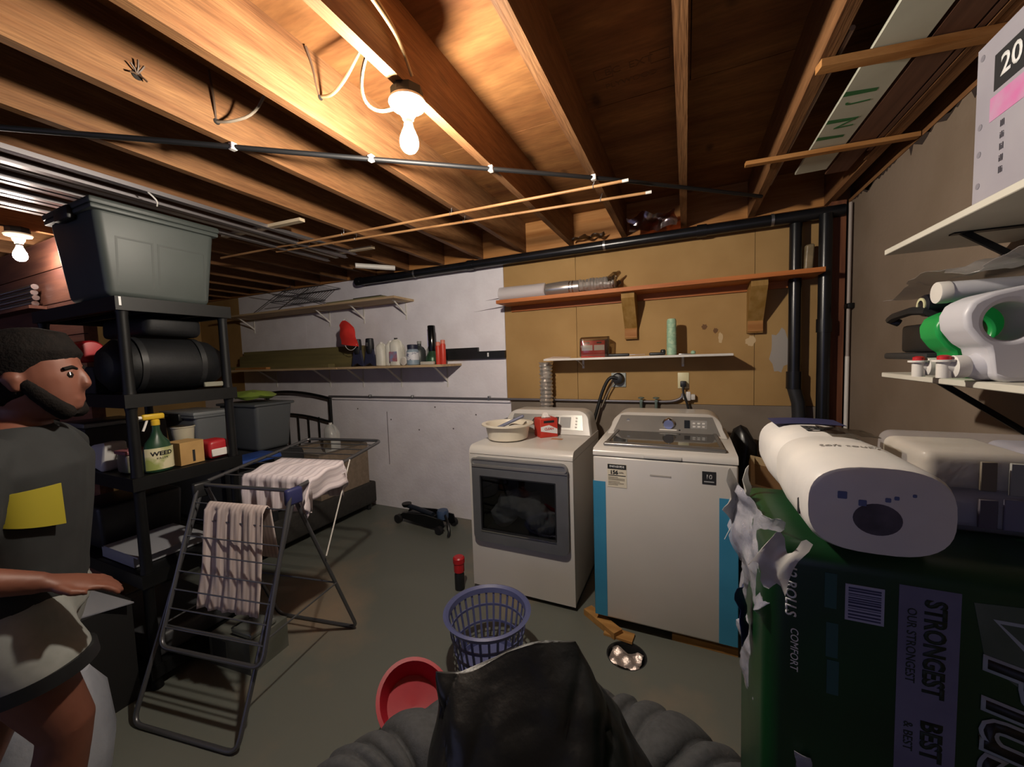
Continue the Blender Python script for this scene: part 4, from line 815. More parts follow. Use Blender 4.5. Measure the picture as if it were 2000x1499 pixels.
# grey tote on top
def tote(name, label, x0, x1, y0, y1, z0, h, m, lidm, group=None, taper=.14, lid=True):
    t = thing(name, label, 'tote', ((x0+x1)/2, (y0+y1)/2, z0), group)
    MB().rbox((x0, y0, z0), (x1, y1, z0+h-.03), .03, 4, taper).build('tub', m, t)
    MB().rbox((x0-.012, y0-.012, z0+h-.05), (x1+.012, y1+.012, z0+h-.028), .008, 2).build('rim', m, t)
    if lid:
        l_ = MB().rbox((x0-.016, y0-.016, z0+h-.03), (x1+.016, y1+.016, z0+h), .01, 2).build('lid', lidm, t)
        for sy in (0, 1):
            yy = (y0-.03) if sy == 0 else (y1-.0)
            MB().rbox(((x0+x1)/2-.07, yy, z0+h-.07), ((x0+x1)/2+.07, yy+.03, z0+h-.012), .008, 2).build('latch', BLACK, l_)
    return t
totegrey = mat('tote_grey', '414745', .5, col2='3b413f', nscale=5); totelid = mat('tote_lid', '343a38', .5)
tx0, tx1, ty0, ty1 = -2.74, -2.285, .80, 1.265
t = tote('storage_tote', 'large grey lidded tote on top of the black rack', tx0, tx1, ty0, ty1, 1.8305, .415, totegrey, totelid)
# pressed panels on the long side
for a, b in ((.865, 1.0), (1.015, 1.215)):
    o = MB().ring([(a, 1.86), (b, 1.86), (b, 2.10), (a, 2.10)], [(a+.008, 1.868), (b-.008, 1.868), (b-.008, 2.092), (a+.008, 2.092)], 0, .004, 'x')
    o.v = [Vector((tx1-.0685*.5*(1-(p.z-1.83)/.385)+p.x-.002+.0, p.y, p.z)) for p in o.v]; o.build('raised_panel', totelid, t, smooth=False)
# rolled black bag on the second shelf
blackcloth = mat('black_nylon', '0b0c0e', .6, col2='101114', nscale=30, bump=.1, spec=.3)
t = thing('rolled_bag', 'black rolled sleeping bag on the second shelf of the rack', 'bag', (-2.42, 1.07, 1.395))
MB().lathe([(.001, -.245), (.07, -.24), (.115, -.20), (.128, -.12), (.13, .1), (.118, .18), (.08, .235), (.001, .245)], (-2.42, 1.06, 1.527), 32, 'y', sy=1.0).noise(.01, 7, 2).build('roll', blackcloth, t, angle=180)
MB().rbox((-2.30, 1.16, 1.405), (-2.285, 1.26, 1.43), .003, 1).build('tag', mat('tag_grey', '7b7a6c', .6), t)
for y_ in (.93, 1.17): MB().lathe([(.131, -.012), (.135, -.012), (.135, .012), (.131, .012)], (-2.42, y_, 1.528), 32, 'y', closed=True).build('strap', BLACK, t)
t = thing('flat_bag', 'flat black bag squeezed above the rolled bag under the top shelf', 'bag', (-2.6, 1.02, 1.66))
MB().rbox((-2.80, .96, 1.668), (-2.34, 1.20, 1.765), .03, 3).noise(.012, 8, 3).build('body', blackcloth, t)
t = thing('red_sleeve', 'dark red rolled mat with a bright red end on the second rack shelf', 'mat', (-2.72, .9, 1.395))
MB().lathe([(.02, 0), (.045, .003), (.052, .02), (.055, .30), (.05, .33), (.02, .335)], (-2.62, .92, 1.451), 24, 'x', M=None).build('roll', mat('dark_red', '6c1520', .6), t) if False else None
MB().lathe([(.02, -.20), (.045, -.195), (.05, -.17), (.05, .12)], (-2.85, .90, 1.447), 24, 'x').build('roll', mat('dark_red', '5c121c', .6), t)
MB().lathe([(.052, .10), (.054, .12), (.054, .235), (.045, .25), (.02, .252)], (-2.85, .90, 1.447), 24, 'x').build('end_cap', RED_PL, t)
t.location = (-2.74, .865, 1.55)
one('flat_box', 'long dark carton under the red mat on the second rack shelf', 'box', MB().rbox((-3.1, .845, 1.3955), (-2.57, .95, 1.527), .004, 1), mat('dark_carton', '1f1b1a', .7), (-2.8, .9, 1.3955))
# third shelf: bottle, box, jar, pouch
Z3 = 1.0155
t = thing('spray_bottle', 'dark green weed killer spray bottle with a yellow trigger on the rack', 'bottle', (-2.33, .975, Z3))
gb = mat('bottle_green', '1d3a2a', .3, col2='24442f', nscale=8)
bx, by = -2.325, .958
rings = []
for zz, a, b in ((0, .034, .05), (.006, .038, .056), (.10, .038, .057), (.14, .032, .046), (.17, .02, .024), (.20, .014, .015), (.225, .014, .015)):
    rings.append([(bx+a*math.cos(2*PI*i/24), by+b*math.sin(2*PI*i/24), Z3+zz) for i in range(24)])
MB().loft(rings).build('body', gb, t)
lbv = MB()
lab = MB().loft([[(bx+(.0392)*math.cos(2*PI*i/40)*1.01, by+.0578*math.sin(2*PI*i/40)*1.01, Z3+zz) for i in range(33-0) if True][0:1]*0 or [(bx+.0396*math.cos(th), by+.0588*math.sin(th), Z3+zz) for th in [-1.25+2.5*i/16 for i in range(17)]]+[(bx+.036*math.cos(th), by+.054*math.sin(th), Z3+zz) for th in [1.25-2.5*i/16 for i in range(17)]] for zz in (.012, .04, .085, .115)]).build('label', mat('label_yellowish', 'c9c2a0', .55, col2='8f9a55', nscale=9, lo=.5, hi=.6), t)
text('WEED', t, DARKINK, lambda x, y, z: Vector((bx+.0402*math.cos(x/.05)+z, by+.0592*math.sin(x/.05), Z3+.088+y)), .027, bold=.001)
text('KILLER', t, DARKINK, lambda x, y, z: Vector((bx+.0402*math.cos(x/.05)+z, by+.0592*math.sin(x/.05), Z3+.066+y)), .013)
yel = mat('yellow_plastic', 'c9a52b', .4)
tr = MB().lathe([(.017, .222), (.017, .245), (.012, .25)], (bx, by, Z3), 18).rbox((bx-.013, by-.05, Z3+.25), (bx+.013, by+.035, Z3+.278), .008, 3).build('trigger_head', yel, t)
MB().cyl((bx, by-.05, Z3+.264), (bx, by-.062, Z3+.264), .008, n=12).build('nozzle', WHITE_PL, tr)
MB().tube([(bx, by-.03, Z3+.25), (bx, by-.038, Z3+.225), (bx, by-.048, Z3+.20)], .005, 8, smooth=1).build('trigger', WHITE_PL, tr)
kraft = mat('kraft', 'b6925c', .7, col2='a5824f', nscale=7)
t = thing('cardboard_box', 'small tan cardboard box on the third rack shelf beside the spray bottle', 'box', (-2.36, 1.10, Z3))
MB(place((-2.375, 1.088, Z3), rz=.1)).box((-.06, -.055, 0), (.06, .055, .115)).build('carton', kraft, t, smooth=False)
MB(place((-2.375, 1.088, Z3), rz=.1)).box((.0601, .0, .01), (.0606, .012, .07)).build('print', DARKINK, t, smooth=False)
t = thing('plastic_cup', 'stack of clear plastic cups standing behind the tan box on the rack', 'cup', (-2.5, 1.13, Z3))
MB().lathe([(.036, 0), (.05, .17), (.054, .172), (.053, .178), (.048, .176), (.034, .004)], (-2.497, 1.145, Z3), 24, closed=True).build('cup', mat('clear_cup', 'b8b29c', .25, alpha=.75), t)
t = thing('snack_pouch', 'red and white snack pouch at the back of the third rack shelf', 'pouch', (-2.36, 1.21, Z3))
MB(place((-2.36, 1.215, Z3))).rbox((-.05, -.048, 0), (.05, .048, .10), .02, 4).noise(.006, 20, 2).build('pouch', mat('pouch_red', 'a8242b', .4), t)
MB(place((-2.36, 1.215, Z3))).rbox((.048, -.038, .012), (.056, .042, .052), .003, 1).build('print', WHITE_PL, t)
t = thing('glass_jar', 'clear plastic tub with a pink lid left of the spray bottle on the rack', 'jar', (-2.38, .92, Z3))
MB().rbox((-2.49, .865, Z3), (-2.39, .955, Z3+.09), .012, 3).build('tub', mat('tub_clear', '6f665c', .3, col2='5a6350', nscale=8), t)
MB().rbox((-2.495, .86, Z3+.09), (-2.385, .96, Z3+.108), .005, 2).build('lid', mat('pink_lid', '8a5358', .5), t)
one('white_sack', 'crumpled white paper sack on the third rack shelf at the corner post', 'sack', MB().rbox((-2.72, .852, Z3), (-2.58, .95, Z3+.13), .02, 3).noise(.02, 14, 5), mat('white_paper', 'bdbab6', .7, bump=.2), (-2.65, .9, Z3))
one('dark_box', 'dark box at the back of the third rack shelf', 'box', MB().rbox((-3.05, .86, Z3), (-2.78, 1.2, Z3+.2), .01, 2), mat('dark_carton', '1f1b1a'), (-2.9, 1.0, Z3))
one('clear_tray', 'shallow dark tray with a silver edge on top of the dark box', 'tray', MB().rbox((-3.06, .855, Z3+.2005), (-2.77, 1.1, Z3+.225), .006, 2), mat('tray_silver', '6d6f70', .4, .5), (-2.9, 1.0, Z3+.2))
# fourth and bottom shelves
Z4 = .5605
one('white_sheets', 'stack of white paper sheets on the fourth rack shelf', 'paper', MB().box((-2.72, .86, Z4), (-2.40, 1.16, Z4+.05)).box((-2.70, .86, Z4+.0505), (-2.36, 1.13, Z4+.058)), mat('sheet_white', '8e9096', .7), (-2.5, 1.0, Z4), smooth=False)
one('dark_bin', 'black bin on the fourth rack shelf behind the paper', 'bin', MB().rbox((-3.08, .87, Z4), (-2.76, 1.24, Z4+.24), .02, 3, .08), BLACK, (-2.9, 1.05, Z4))
one('flat_case', 'flat grey case lying on the bottom rack shelf', 'case', MB().rbox((-2.85, .85, .1205), (-2.30, 1.22, .23), .02, 3), mat('case_grey', '3a3b3e', .5), (-2.6, 1.0, .12))
# black carton on the floor in front of the rack, with a white paper on it
t = thing('black_carton', 'black carton on the floor between the walking person and the drying rack', 'box', (-2.5, .62, 0))
MB().box((-2.66, .50, 0), (-2.29, .80, .47)).build('carton', mat('black_card', '0f0f10', .7), t, smooth=False)
one('white_paper', 'white paper corner sticking out on top of the black carton', 'paper', MB().prism([(-2.64, .52), (-2.34, .60), (-2.24, .79), (-2.55, .76)], .4705, .476, 'z'), mat('sheet_white', '8e9096'), (-2.45, .65, .47), smooth=False)

# ================================================================== BED CORNER
bx0, bx1, by0, by1 = -3.9, -2.92, 1.55, 2.96
t = thing('box_spring', 'long dark box-spring base on the floor by the white wall', 'bed base', ((bx0+bx1)/2, (by0+by1)/2, 0))
MB().rbox((bx0, by0, .07), (bx1, by1, .29), .02, 3).build('base', mat('dark_grey_fabric', '34322f', .85, col2='2c2a28', nscale=40), t)
for x_ in (bx0+.06, bx1-.06):
    for y_ in (by0+.06, by1-.06): MB().cyl((x_, y_, 0), (x_, y_, .07), .022, n=12).build('foot', BLACK, t)
t = thing('headboard', 'black metal headboard with an arched top rail against the white wall', 'headboard', (-4.0, 2.98, 0))
hb = lambda s_, z0, z1: [(-4.45+.9*i/12, 2.985, z0+(z1-z0)*math.sin(PI*(.28+.72*i/12)*.72+.3)) for i in range(13)]
arc = lambda z0: [(-4.60+1.05*i/14, 2.985, z0+.12*math.cos((i/14-.35)*1.75)) for i in range(15)]
MB().tube(arc(1.08), .016, 10).build('top_rail', BLACKMET, t); MB().tube(arc(.82), .012, 10).build('lower_rail', BLACKMET, t)
za = arc(1.08)[-1][2]
for x_ in (-4.6, -3.55): MB().cyl((x_, 2.985, 0), (x_, 2.985, za if x_ > -4 else arc(1.08)[0][2]), .018, n=12).build('post', BLACKMET, t)
for i in range(5):
    x_ = -4.42+.17*i; MB().cyl((x_, 2.985, .35), (x_, 2.985, .92), .008, n=8).build('spindle', BLACKMET, t)
MB().cyl((-4.6, 2.985, .35), (-3.55, 2.985, .35), .012, n=10).build('bottom_rail', BLACKMET, t)
# taupe fabric bin with a jug on it
t = thing('fabric_bin', 'taupe open storage bin standing on the dark bed base', 'bin', (-3.2, 2.62, .29))
taupe = mat('taupe_fabric', '8a7a69', .85, col2='7d6d5d', nscale=30)
zb, zt_ = .2905, .69
MB().box((-3.52, 2.33, zb), (-2.955, 2.36, zt_)).box((-3.52, 2.87, zb), (-2.955, 2.90, zt_)).box((-3.52, 2.36, zb), (-3.49, 2.87, zt_)).box((-2.985, 2.36, zb), (-2.955, 2.87, zt_)).box((-3.49, 2.36, zb), (-2.985, 2.87, zb+.02)).build('walls', taupe, t, smooth=False)
MB().tube([(-3.51, 2.34, zt_+.004), (-2.965, 2.34, zt_+.004), (-2.965, 2.89, zt_+.004), (-3.51, 2.89, zt_+.004)], .012, 8, closed=True).build('rim', mat('rim_taupe', '5f564d', .6), t)
MB().box((-3.49, 2.361, .60), (-2.986, 2.869, .655)).build('folded_sheet', mat('pale_sheet', 'a39c95', .8), t, smooth=False)
t = jug('vinegar_jug', 'clear plastic jug with a dark label standing on the taupe bin', -3.115, 2.62, .6555, .125, .125, .285, mat('clear_jug', 'c9c9c6', .25, alpha=.8), WHITE_PL, lab_m=mat('jug_dark_label', '5a4a38', .5, col2='8a8070', nscale=16))
# stack of totes on the bed base
one('folded_mattress', 'dark folded bundle on the bed base under the grey totes', 'bundle', MB().rbox((-3.88, 1.62, .302), (-3.03, 2.28, .80), .06, 4).noise(.015, 5, 2), mat('bundle_dark', '222326', .85), (-3.5, 1.95, .29))
tote('storage_tote', 'dark grey lidless tote behind the rack post next to the headboard', -3.62, -3.12, 1.92, 2.24, .81, .42, mat('tote_slate', '4d5154', .5), totelid, lid=False)
tote('storage_tote', 'pale grey lidded tote seen through the rack shelves', -3.86, -3.40, 1.64, 1.885, .81, .36, mat('tote_pale', '73777a', .4), mat('tote_pale_lid', '8a8e90', .4))
one('green_bag', 'lime green plastic bag lying on top of the grey totes', 'bag', MB().lathe([(.001, 0), (.16, .005), (.19, .03), (.15, .06), (.001, .075)], (-3.38, 2.08, 1.2305), 28, sx=1.1, sy=.75).noise(.014, 14, 3), mat('lime_plastic', '8fa548', .35, col2='7d9440', nscale=10, bump=.2), (-3.38, 2.08, 1.23))
t = thing('blue_tarp', 'bright blue folded tarp at the edge of the dark bundle', 'tarp', (-3.0, 1.8, .80))
MB().rbox((-3.08, 1.60, .80), (-2.84, 1.92, .84), .012, 3).noise(.012, 12, 2).build('folds', mat('tarp_blue', '2c50a0', .5, col2='25448c', nscale=12), t)
one('support_crate', 'dark crate under the blue tarp behind the drying rack', 'crate', MB().rbox((-3.01, 1.60, .2905), (-2.925, 1.92, .796), .01, 2), mat('bundle_dark', '222326'), (-2.97, 1.76, .29))
# shiny tubes by the far lamp
t = thing('tube_ledge', 'narrow plank ledge on the partition under the shiny tubes', 'ledge', (-4.5, 1.06, 1.95))
MB().box((-5.2, 1.02, 1.935), (-3.92, 1.099, 1.955)).build('board', plank, t, smooth=False)
for i in range(4):
    one('metal_tube', ['lowest', 'second lowest', 'second highest', 'highest'][i]+' of four shiny metal tubes stacked along the partition at the left edge', 'tube', MB().cyl((-5.2, 1.06, 1.973+.036*i), (-3.96+.02*(i % 2), 1.06, 1.973+.036*i), .0175, n=16), mat('bright_steel', 'c5c5c8', .25, 1.), (-4.6, 1.06, 1.956+.036*i), 'shiny tubes at the left edge')
# ================================================================== DRYING RACK
met = mat('rack_tube', '6b6c70', .35, .7); bluep = mat('blue_joint', '2f3360', .5)
u = Vector((-.986, -.168, 0)); v = Vector((-.163, .987, 0))
v = Vector((u.y, -u.x, 0))*1.0
if v.y < 0: v = -v
Wd = .56
P1 = Vector((-1.587, .808, 0)); Q1 = Vector((-1.704, 1.519, 0)); J1 = Vector((-1.655, 1.17, .92))
def off(p, k): return p+u*k
t = thing('drying_rack', 'folding grey metal clothes drying rack with one wing raised', 'drying rack', (-1.9, 1.1, 0))
r_ = .0095
def corner(a, b, c_, k=.05):
    """a -> b -> c path with a rounded corner at b"""
    a, b, c_ = Vector(a), Vector(b), Vector(c_); d1 = (a-b).normalized()*k; d2 = (c_-b).normalized()*k
    return [b+d1*(1-s)**2+d2*s**2 for s in (0, .25, .5, .75, 1)]
def uframe(A1, A0, B0, B1, rad=r_):
    """A1 top right, B1 bottom right, B0 bottom left, A0 top left"""
    return MB().tube([A1]+corner(A1, B1, B0)+corner(B1, B0, A0)+[A0], rad, 10)
z_ = Vector((0, 0, r_))
uframe(J1, off(J1, Wd), off(P1, Wd)+z_, P1+z_).build('front_leg', met, t)
jj = J1+u*.02-Vector((0, 0, .012)); uframe(jj, off(jj, Wd-.04), off(Q1, Wd-.02)+u*-.0+z_, Q1+u*.0+z_).build('back_leg', met, t)
MB().tube([J1, off(J1, Wd)], .0095, 10).build('ridge_bar', met, t)
# raised wing
A1 = J1+v*.02+Vector((0, 0, .012)); E1 = J1+v*.70+Vector((0, 0, .085)); E0 = off(E1, Wd)
uframe(A1, off(A1, Wd), E0, E1).build('raised_wing', met, t)
def lerp(a, b, s): return a+(b-a)*s
for i in range(1, 8):
    p = lerp(A1, E1, i/8); MB().cyl(p, off(p, Wd), .0032, n=8).build('rung', met, t)
# hanging wing, folded down along the front leg
B1 = J1-v*.025; F1 = Vector((-1.555, .905, .29)); F0 = off(F1, Wd)
uframe(B1, off(B1, Wd), F0, F1).build('hanging_wing', met, t)
for i in range(1, 9):
    p = lerp(B1, F1, i/9); MB().cyl(p, off(p, Wd), .0032, n=8).build('rung', met, t)
for k in (0, Wd):
    j = off(J1, k); MB().rbox((j.x-.016, j.y-.05, j.z-.06), (j.x+.016, j.y+.03, j.z+.018), .012, 3).build('joint', bluep if k == 0 else BLACK, t)
# strut and brace bars
MB().cyl(lerp(A1, E1, .52)-u*.012, lerp(J1, Q1, .42)-u*.012, .0035, n=8).build('strut', WHITE_PL, t)
MB().cyl(lerp(J1, Q1, .62), off(lerp(J1, Q1, .62), Wd-.02), .0045, n=8).build('brace', met, t)
MB().cyl(lerp(J1, P1, .62), off(lerp(J1, P1, .62), Wd), .0045, n=8).build('brace', met, t)
MB().cyl(lerp(J1, P1, .62), lerp(J1, Q1, .62), .004, n=8).build('brace', met, t)
MB().cyl(off(lerp(J1, P1, .62), Wd), off(lerp(J1, Q1, .62), Wd-.02), .004, n=8).build('brace', met, t)
# striped pillowcases
def stripes(name, c1, c2):
    m = bpy.data.materials.new(name); m.use_nodes = True; nt = m.node_tree; b = nt.nodes['Principled BSDF']; b.inputs['Roughness'].default_value = .85
    N = nt.nodes.new; L = nt.links.new; tc = N('ShaderNodeUVMap'); tc.uv_map = 'uv'; sp = N('ShaderNodeSeparateXYZ'); L(tc.outputs[0], sp.inputs[0])
    mu = N('ShaderNodeMath'); mu.operation = 'MULTIPLY'; mu.inputs[1].default_value = 17; L(sp.outputs[0], mu.inputs[0])
    fr = N('ShaderNodeMath'); fr.operation = 'FRACT'; L(mu.outputs[0], fr.inputs[0]); gt = N('ShaderNodeMath'); gt.operation = 'GREATER_THAN'; gt.inputs[1].default_value = .62; L(fr.outputs[0], gt.inputs[0])
    mx = N('ShaderNodeMix'); mx.data_type = 'RGBA'; L(gt.outputs[0], mx.inputs[0]); mx.inputs[6].default_value = (*lin(c1), 1); mx.inputs[7].default_value = (*lin(c2), 1); L(mx.outputs[2], b.inputs['Base Color'])
    return m
def cloth(name, label, fn, nu, nv, m, loc):
    mb = MB().sheet(fn, nu, nv, .004); o = mb.build(name, m, None, loc, angle=180, fix=False)
    uv = o.data.uv_layers.new(name='uv'); K = (nu+1)*(nv+1)
    for lp in o.data.loops:
        k = lp.vertex_index % K; uv.data[lp.index].uv = ((k//(nv+1))/nu, (k % (nv+1))/nv)
    return tag(o, label, 'pillowcase', 'striped pillowcases on the drying rack')
sm1 = stripes('striped_cotton', 'd6ccd0', 'c3b8be'); sm2 = stripes('striped_cotton_pink', 'c9bab6', 'b7a7a3')
# first: over a rung of the hanging wing, both halves hanging down
pa = lerp(B1, F1, 1/9)
nrm = Vector((u.y, -u.x, 0)); nrm = nrm if nrm.y < 0 else -nrm
def c1(a, b):
    k = .105+.345*a+.012*math.sin(b*5); s = b*1.0
    fold = (.003+.009*a*a)*math.sin(a*23+2.5*math.sin(b*3.1)+3*a*a)*min(1, abs(b-.18)*5)+.003*math.sin(a*57+b*7)
    top = off(pa, k)+Vector((0, 0, .009))
    L_ = (b-.28)
    if b < .22:   # back flap
        d = .22-b; return top+Vector((0, 0, -.02-d*1.1))+(-nrm)*(.018+.08*d)
    if b < .34:
        th = (b-.22)/.12*PI; return top+(-nrm)*(.018*math.cos(th))+Vector((0, 0, .004*math.sin(th)-.02*abs(math.cos(th))))
    d = (b-.34)/.66*.44
    return top+Vector((0, 0, -.02-d))+nrm*(.02+.30*d*.62+fold)
cloth('pillowcase', 'pinkish striped pillowcase draped low over the front of the drying rack', c1, 44, 40, sm2, off(pa, .28))
# second: over the raised wing
pb = lerp(A1, E1, .10); pc = lerp(A1, E1, .42)
def c2(a, b):
    k = .40-.53*a; fold = .010*math.sin(a*37+2*math.sin(b*3))+.006*math.sin(a*71)
    hz = Vector((0, 0, .016)); side = Vector((0, 0, 0))
    if k < -.012:
        dd = -.012-k; side = Vector((0, 0, -dd))-u*(.004+.02*math.sin(b*9+dd*20)*dd*8); k = -.012
    if b < .30:
        d = (.30-b)/.30*.17; q_ = 1 if k > -.011 else .35
        return off(pb, k)+hz+side+Vector((0, 0, -d*q_))+nrm*(.012+.02*d+fold*min(1, d*12)+(0 if q_ == 1 else .25*d))
    if b < .60:
        s = (b-.30)/.30; return off(lerp(pb, pc, s), k)+hz+side+Vector((0, 0, -.006*math.sin(s*PI*3)+.003*math.sin(a*40)))
    d = (b-.60)/.40*.20; return off(pc, k)+hz+side+Vector((0, 0, -d*(1 if k > -.011 else .3)))-nrm*(.012+.02*d+fold*min(1, d*12))
cloth('pillowcase', 'lilac-white striped pillowcase laid over the raised wing of the drying rack', c2, 44, 40, sm1, off(pb, .2))
# box under the drying rack
t = thing('product_carton', 'grey carton with shiny wrapping standing under the drying rack', 'box', (-2.2, 1.2, 0))
M = place((-2.07, 1.16, 0), rz=.1)
MB(M).box((-.15, -.10, 0), (.13, .11, .16)).build('carton', mat('carton_grey', '6a6b66', .6, col2='55584e', nscale=7), t, smooth=False)
text('80', t, DARKINK, lambda x, y, z: M @ Vector((-.04+x, -.02+y*1.0, .1605+z)), .08, bold=.002)
MB(M).rbox((-.02, -.08, .161), (.12, .06, .19), .012, 3).noise(.008, 30, 3).build('wrapping', mat('shiny_wrap', '8d918c', .2, .6), t)
MB(M).box((-.13, -.1012, .02), (-.03, -.10, .14)).build('print', mat('grey_print', '3b3d3a', .7), t, smooth=False)
# ================================================================== RIGHT WALL SHELVES
def rs_bracket(t, y, ztop, m):
    MB().box((RW-.004, y-.012, ztop-.20), (RW-.0005, y+.012, ztop)).box((RW-.24, y-.012, ztop-.004), (RW-.004, y+.012, ztop)).prism([(RW-.004, ztop-.18), (RW-.004, ztop-.16), (RW-.20, ztop-.004), (RW-.225, ztop-.004)], y-.004, y+.004, 'y').build('bracket', m, t, smooth=False)
wshelf = mat('white_melamine', 'cfcbbf', .5, col2='c4c0b4', nscale=5)
t = thing('wall_shelf', 'white shelf high on the right wall carrying a white carton', 'shelf', (.74, .8, 1.797))
MB().rbox((.593, -.6, 1.797), (RW-.001, 1.675, 1.815), .002, 1).build('board', wshelf, t)
for y_ in (1.45, .6): rs_bracket(t, y_, 1.797, BLACKMET)
t = thing('wall_shelf', 'white shelf on the right wall crowded with detergent jugs', 'shelf', (.74, .8, 1.40))
MB().rbox((.60, -.6, 1.398), (RW-.001, 1.69, 1.414), .002, 1).build('board', wshelf, t)
for y_ in (1.55, .7): rs_bracket(t, y_, 1.398, BLACKMET)
# carton with writing on the upper shelf
t = thing('white_carton', 'white carton with black 20 label and pink mark on the upper right shelf', 'box', (.74, .95, 1.815))
MB().box((.612, .62, 1.8155), (RW-.01, 1.292, 2.165)).build('carton', mat('carton_white', '9c98a0', .6, col2='918d97', nscale=5), t, smooth=False)
bf = lambda cy, cz: (lambda x, y, z: Vector((.6115-z-.0006, cy-x, cz+y)))
MB().box((.611, 1.10, 2.045), (.612, 1.235, 2.12)).build('black_label', DARKINK, t, smooth=False)
text('20', t, WHITEINK, lambda x, y, z: Vector((.6102-z, 1.185-x, 2.083+y)), .06, bold=.001)
MB().box((.6112, 1.02, 1.985), (.612, 1.245, 2.035)).build('pink_mark', mat('pink_marker', 'c2609b', .7, col2='b58aa8', nscale=14), t, smooth=False)
for i in range(5): text(['FLOOR', 'TILES', 'BOX 4', 'GREY', '30 PC'][i] if False else ['lll', 'ili', 'lil', 'ill', 'lli'][i], t, mat('pen_ink', '5d5a62', .8), (lambda cz: lambda x, y, z: Vector((.6112-z, 1.205-x, cz+y)))(1.965-.024*i), .02, 'pen_mark')
for cz in (2.14, 1.99, 1.93, 1.86): MB().cyl((.6112, 1.275, cz), (.612, 1.275, cz), .007, n=10).build('rivet', mat('rivet_grey', '7a7780', .6), t)
# detergent jugs lying on the lower shelf
ZL = 1.4145
def radial(poly, c, n):
    out = []
    for i in range(n):
        a = 2*PI*i/n; d = Vector((math.cos(a), math.sin(a))); best = None
        for k in range(len(poly)):
            p = Vector(poly[k])-Vector(c); q = Vector(poly[(k+1) % len(poly)])-Vector(c); e = q-p
            den = d.x*e.y-d.y*e.x
            if abs(den) < 1e-9: continue
            tt = (p.x*e.y-p.y*e.x)/den; s = (p.x*d.y-p.y*d.x)/den
            if tt > 0 and -1e-6 <= s <= 1+1e-6: best = tt if best is None else max(best, tt)
        out.append((c[0]+d.x*best, c[1]+d.y*best))
    return out
def lying_jug(label, y0, y1, m, x0, sc=1., labm=None):
    t = thing('detergent_jug', label, 'jug', (.75, (y0+y1)/2, ZL), 'detergent jugs lying on the right shelf')
    T = lambda p: (x0+(p[0]-.545)*sc, ZL+(p[1])*sc)
    poly = [T(p) for p in ((.615, 0), (.60, .04), (.605, .085), (.575, .11), (.55, .15), (.545, .19), (.56, .225), (.60, .245), (.66, .258), (.75, .265), (.875, .27), (.875, .0))]
    poly = [(max(a, 0) if a < x0+.3*sc else RW-.006, b) for a, b in poly]; c = T((.635, .165)); n = 40
    inner = [(c[0]+.05*sc*math.cos(2*PI*i/n)*(1 if abs(math.cos(2*PI*i/n)) < 2 else 1), c[1]+.052*sc*math.sin(2*PI*i/n)) for i in range(n)]
    o = MB().ring(radial(poly, c, n), inner, y0, y1, 'y').build('body', m, t)
    bv = o.modifiers.new('bevel', 'BEVEL'); bv.width = .016*sc; bv.segments = 3; bv.limit_method = 'ANGLE'; bv.angle_limit = math.radians(50)
    yc = (y0+y1)/2; zc = ZL+.042*sc; xa = x0+.06*sc
    MB().lathe([(.040*sc, .03), (.040*sc, 0), (.034*sc, -.008), (.030*sc, -.02)], (xa, yc, zc), 24, 'x').build('neck', m, t)
    cap = MB().lathe([(.031*sc, 0), (.033*sc, -.004), (.033*sc, -.022), (.02*sc, -.026), (.014*sc, -.04)], (xa-.018, yc, zc), 24, 'x').build('cap', WHITE_PL, t)
    MB().cyl((xa-.055, yc, zc-.026), (xa-.055, yc, zc+.012), .013, n=16).lathe([(.021, .012), (.021, .017)], (xa-.055, yc, zc), 16).build('tap', WHITE_PL, cap)
    MB().lathe([(.012, .017), (.012, .025), (.006, .028)], (xa-.055, yc, zc), 14).build('button', RED_PL, cap)
    if labm: MB().lathe([(.03, -.0015), (.034, 0)], (x0+.25, y0-.0005, ZL+.12), 24, 'y').build('label', labm, t)
    return t
lying_jug('big white detergent jug lying on its side with a white tap', 1.19, 1.295, mat('jug_white', 'c6c5cc', .4), .56, .80, mat('label_red', 'a8273a', .5))
lying_jug('green detergent jug lying behind the big white jug', 1.33, 1.415, mat('jug_green', '1f9a4a', .35, col2='1a8a41', nscale=5), .575, .70)
t = thing('paper_tube', 'white plastic tube lying on top of the green jug', 'tube', (.68, 1.35, 1.66))
MB().lathe([(.024, -.17), (.026, -.168), (.026, .15), (.024, .152)], (.755, 1.355, ZL+.218), 22, 'x').build('tube', mat('tube_white', 'cfcfd4', .4), t)
MB().lathe([(.0265, -.172), (.0275, -.17), (.0275, -.15)], (.755, 1.355, ZL+.218), 22, 'x').build('cap', WHITE_PL, t)
t = thing('black_bottle', 'black bottle lying with its ringed end forward above the black caddy', 'bottle', (.7, 1.5, ZL))
MB().lathe([(.02, -.14), (.03, -.135), (.032, -.12), (.032, .12), (.025, .13)], (.745, 1.475, ZL+.197), 22, 'x').build('body', mat('navy_black', '14161f', .35), t)
MB().ring([(1.475+.022*math.cos(2*PI*i/20), ZL+.197+.022*math.sin(2*PI*i/20)) for i in range(20)], [(1.475+.015*math.cos(2*PI*i/20), ZL+.197+.015*math.sin(2*PI*i/20)) for i in range(20)], .603, .606, 'x').build('end_ring', mat('ring_cream', 'c9c6a0', .5), t)
t = thing('black_caddy', 'black plastic drill case at the far end of the crowded right shelf', 'case', (.72, 1.57, ZL))
MB().rbox((.64, 1.435, ZL+.065), (RW-.02, 1.675, ZL+.15), .01, 2).build('case', BLACK, t)
MB().rbox((.60, 1.43, ZL+.045), (RW-.02, 1.68, ZL+.064), .006, 2).build('lip', mat('charcoal', '2b2c2e', .5), t)
MB().rbox((.66, 1.46, ZL), (RW-.04, 1.66, ZL+.0455), .008, 2).build('base', BLACK, t)
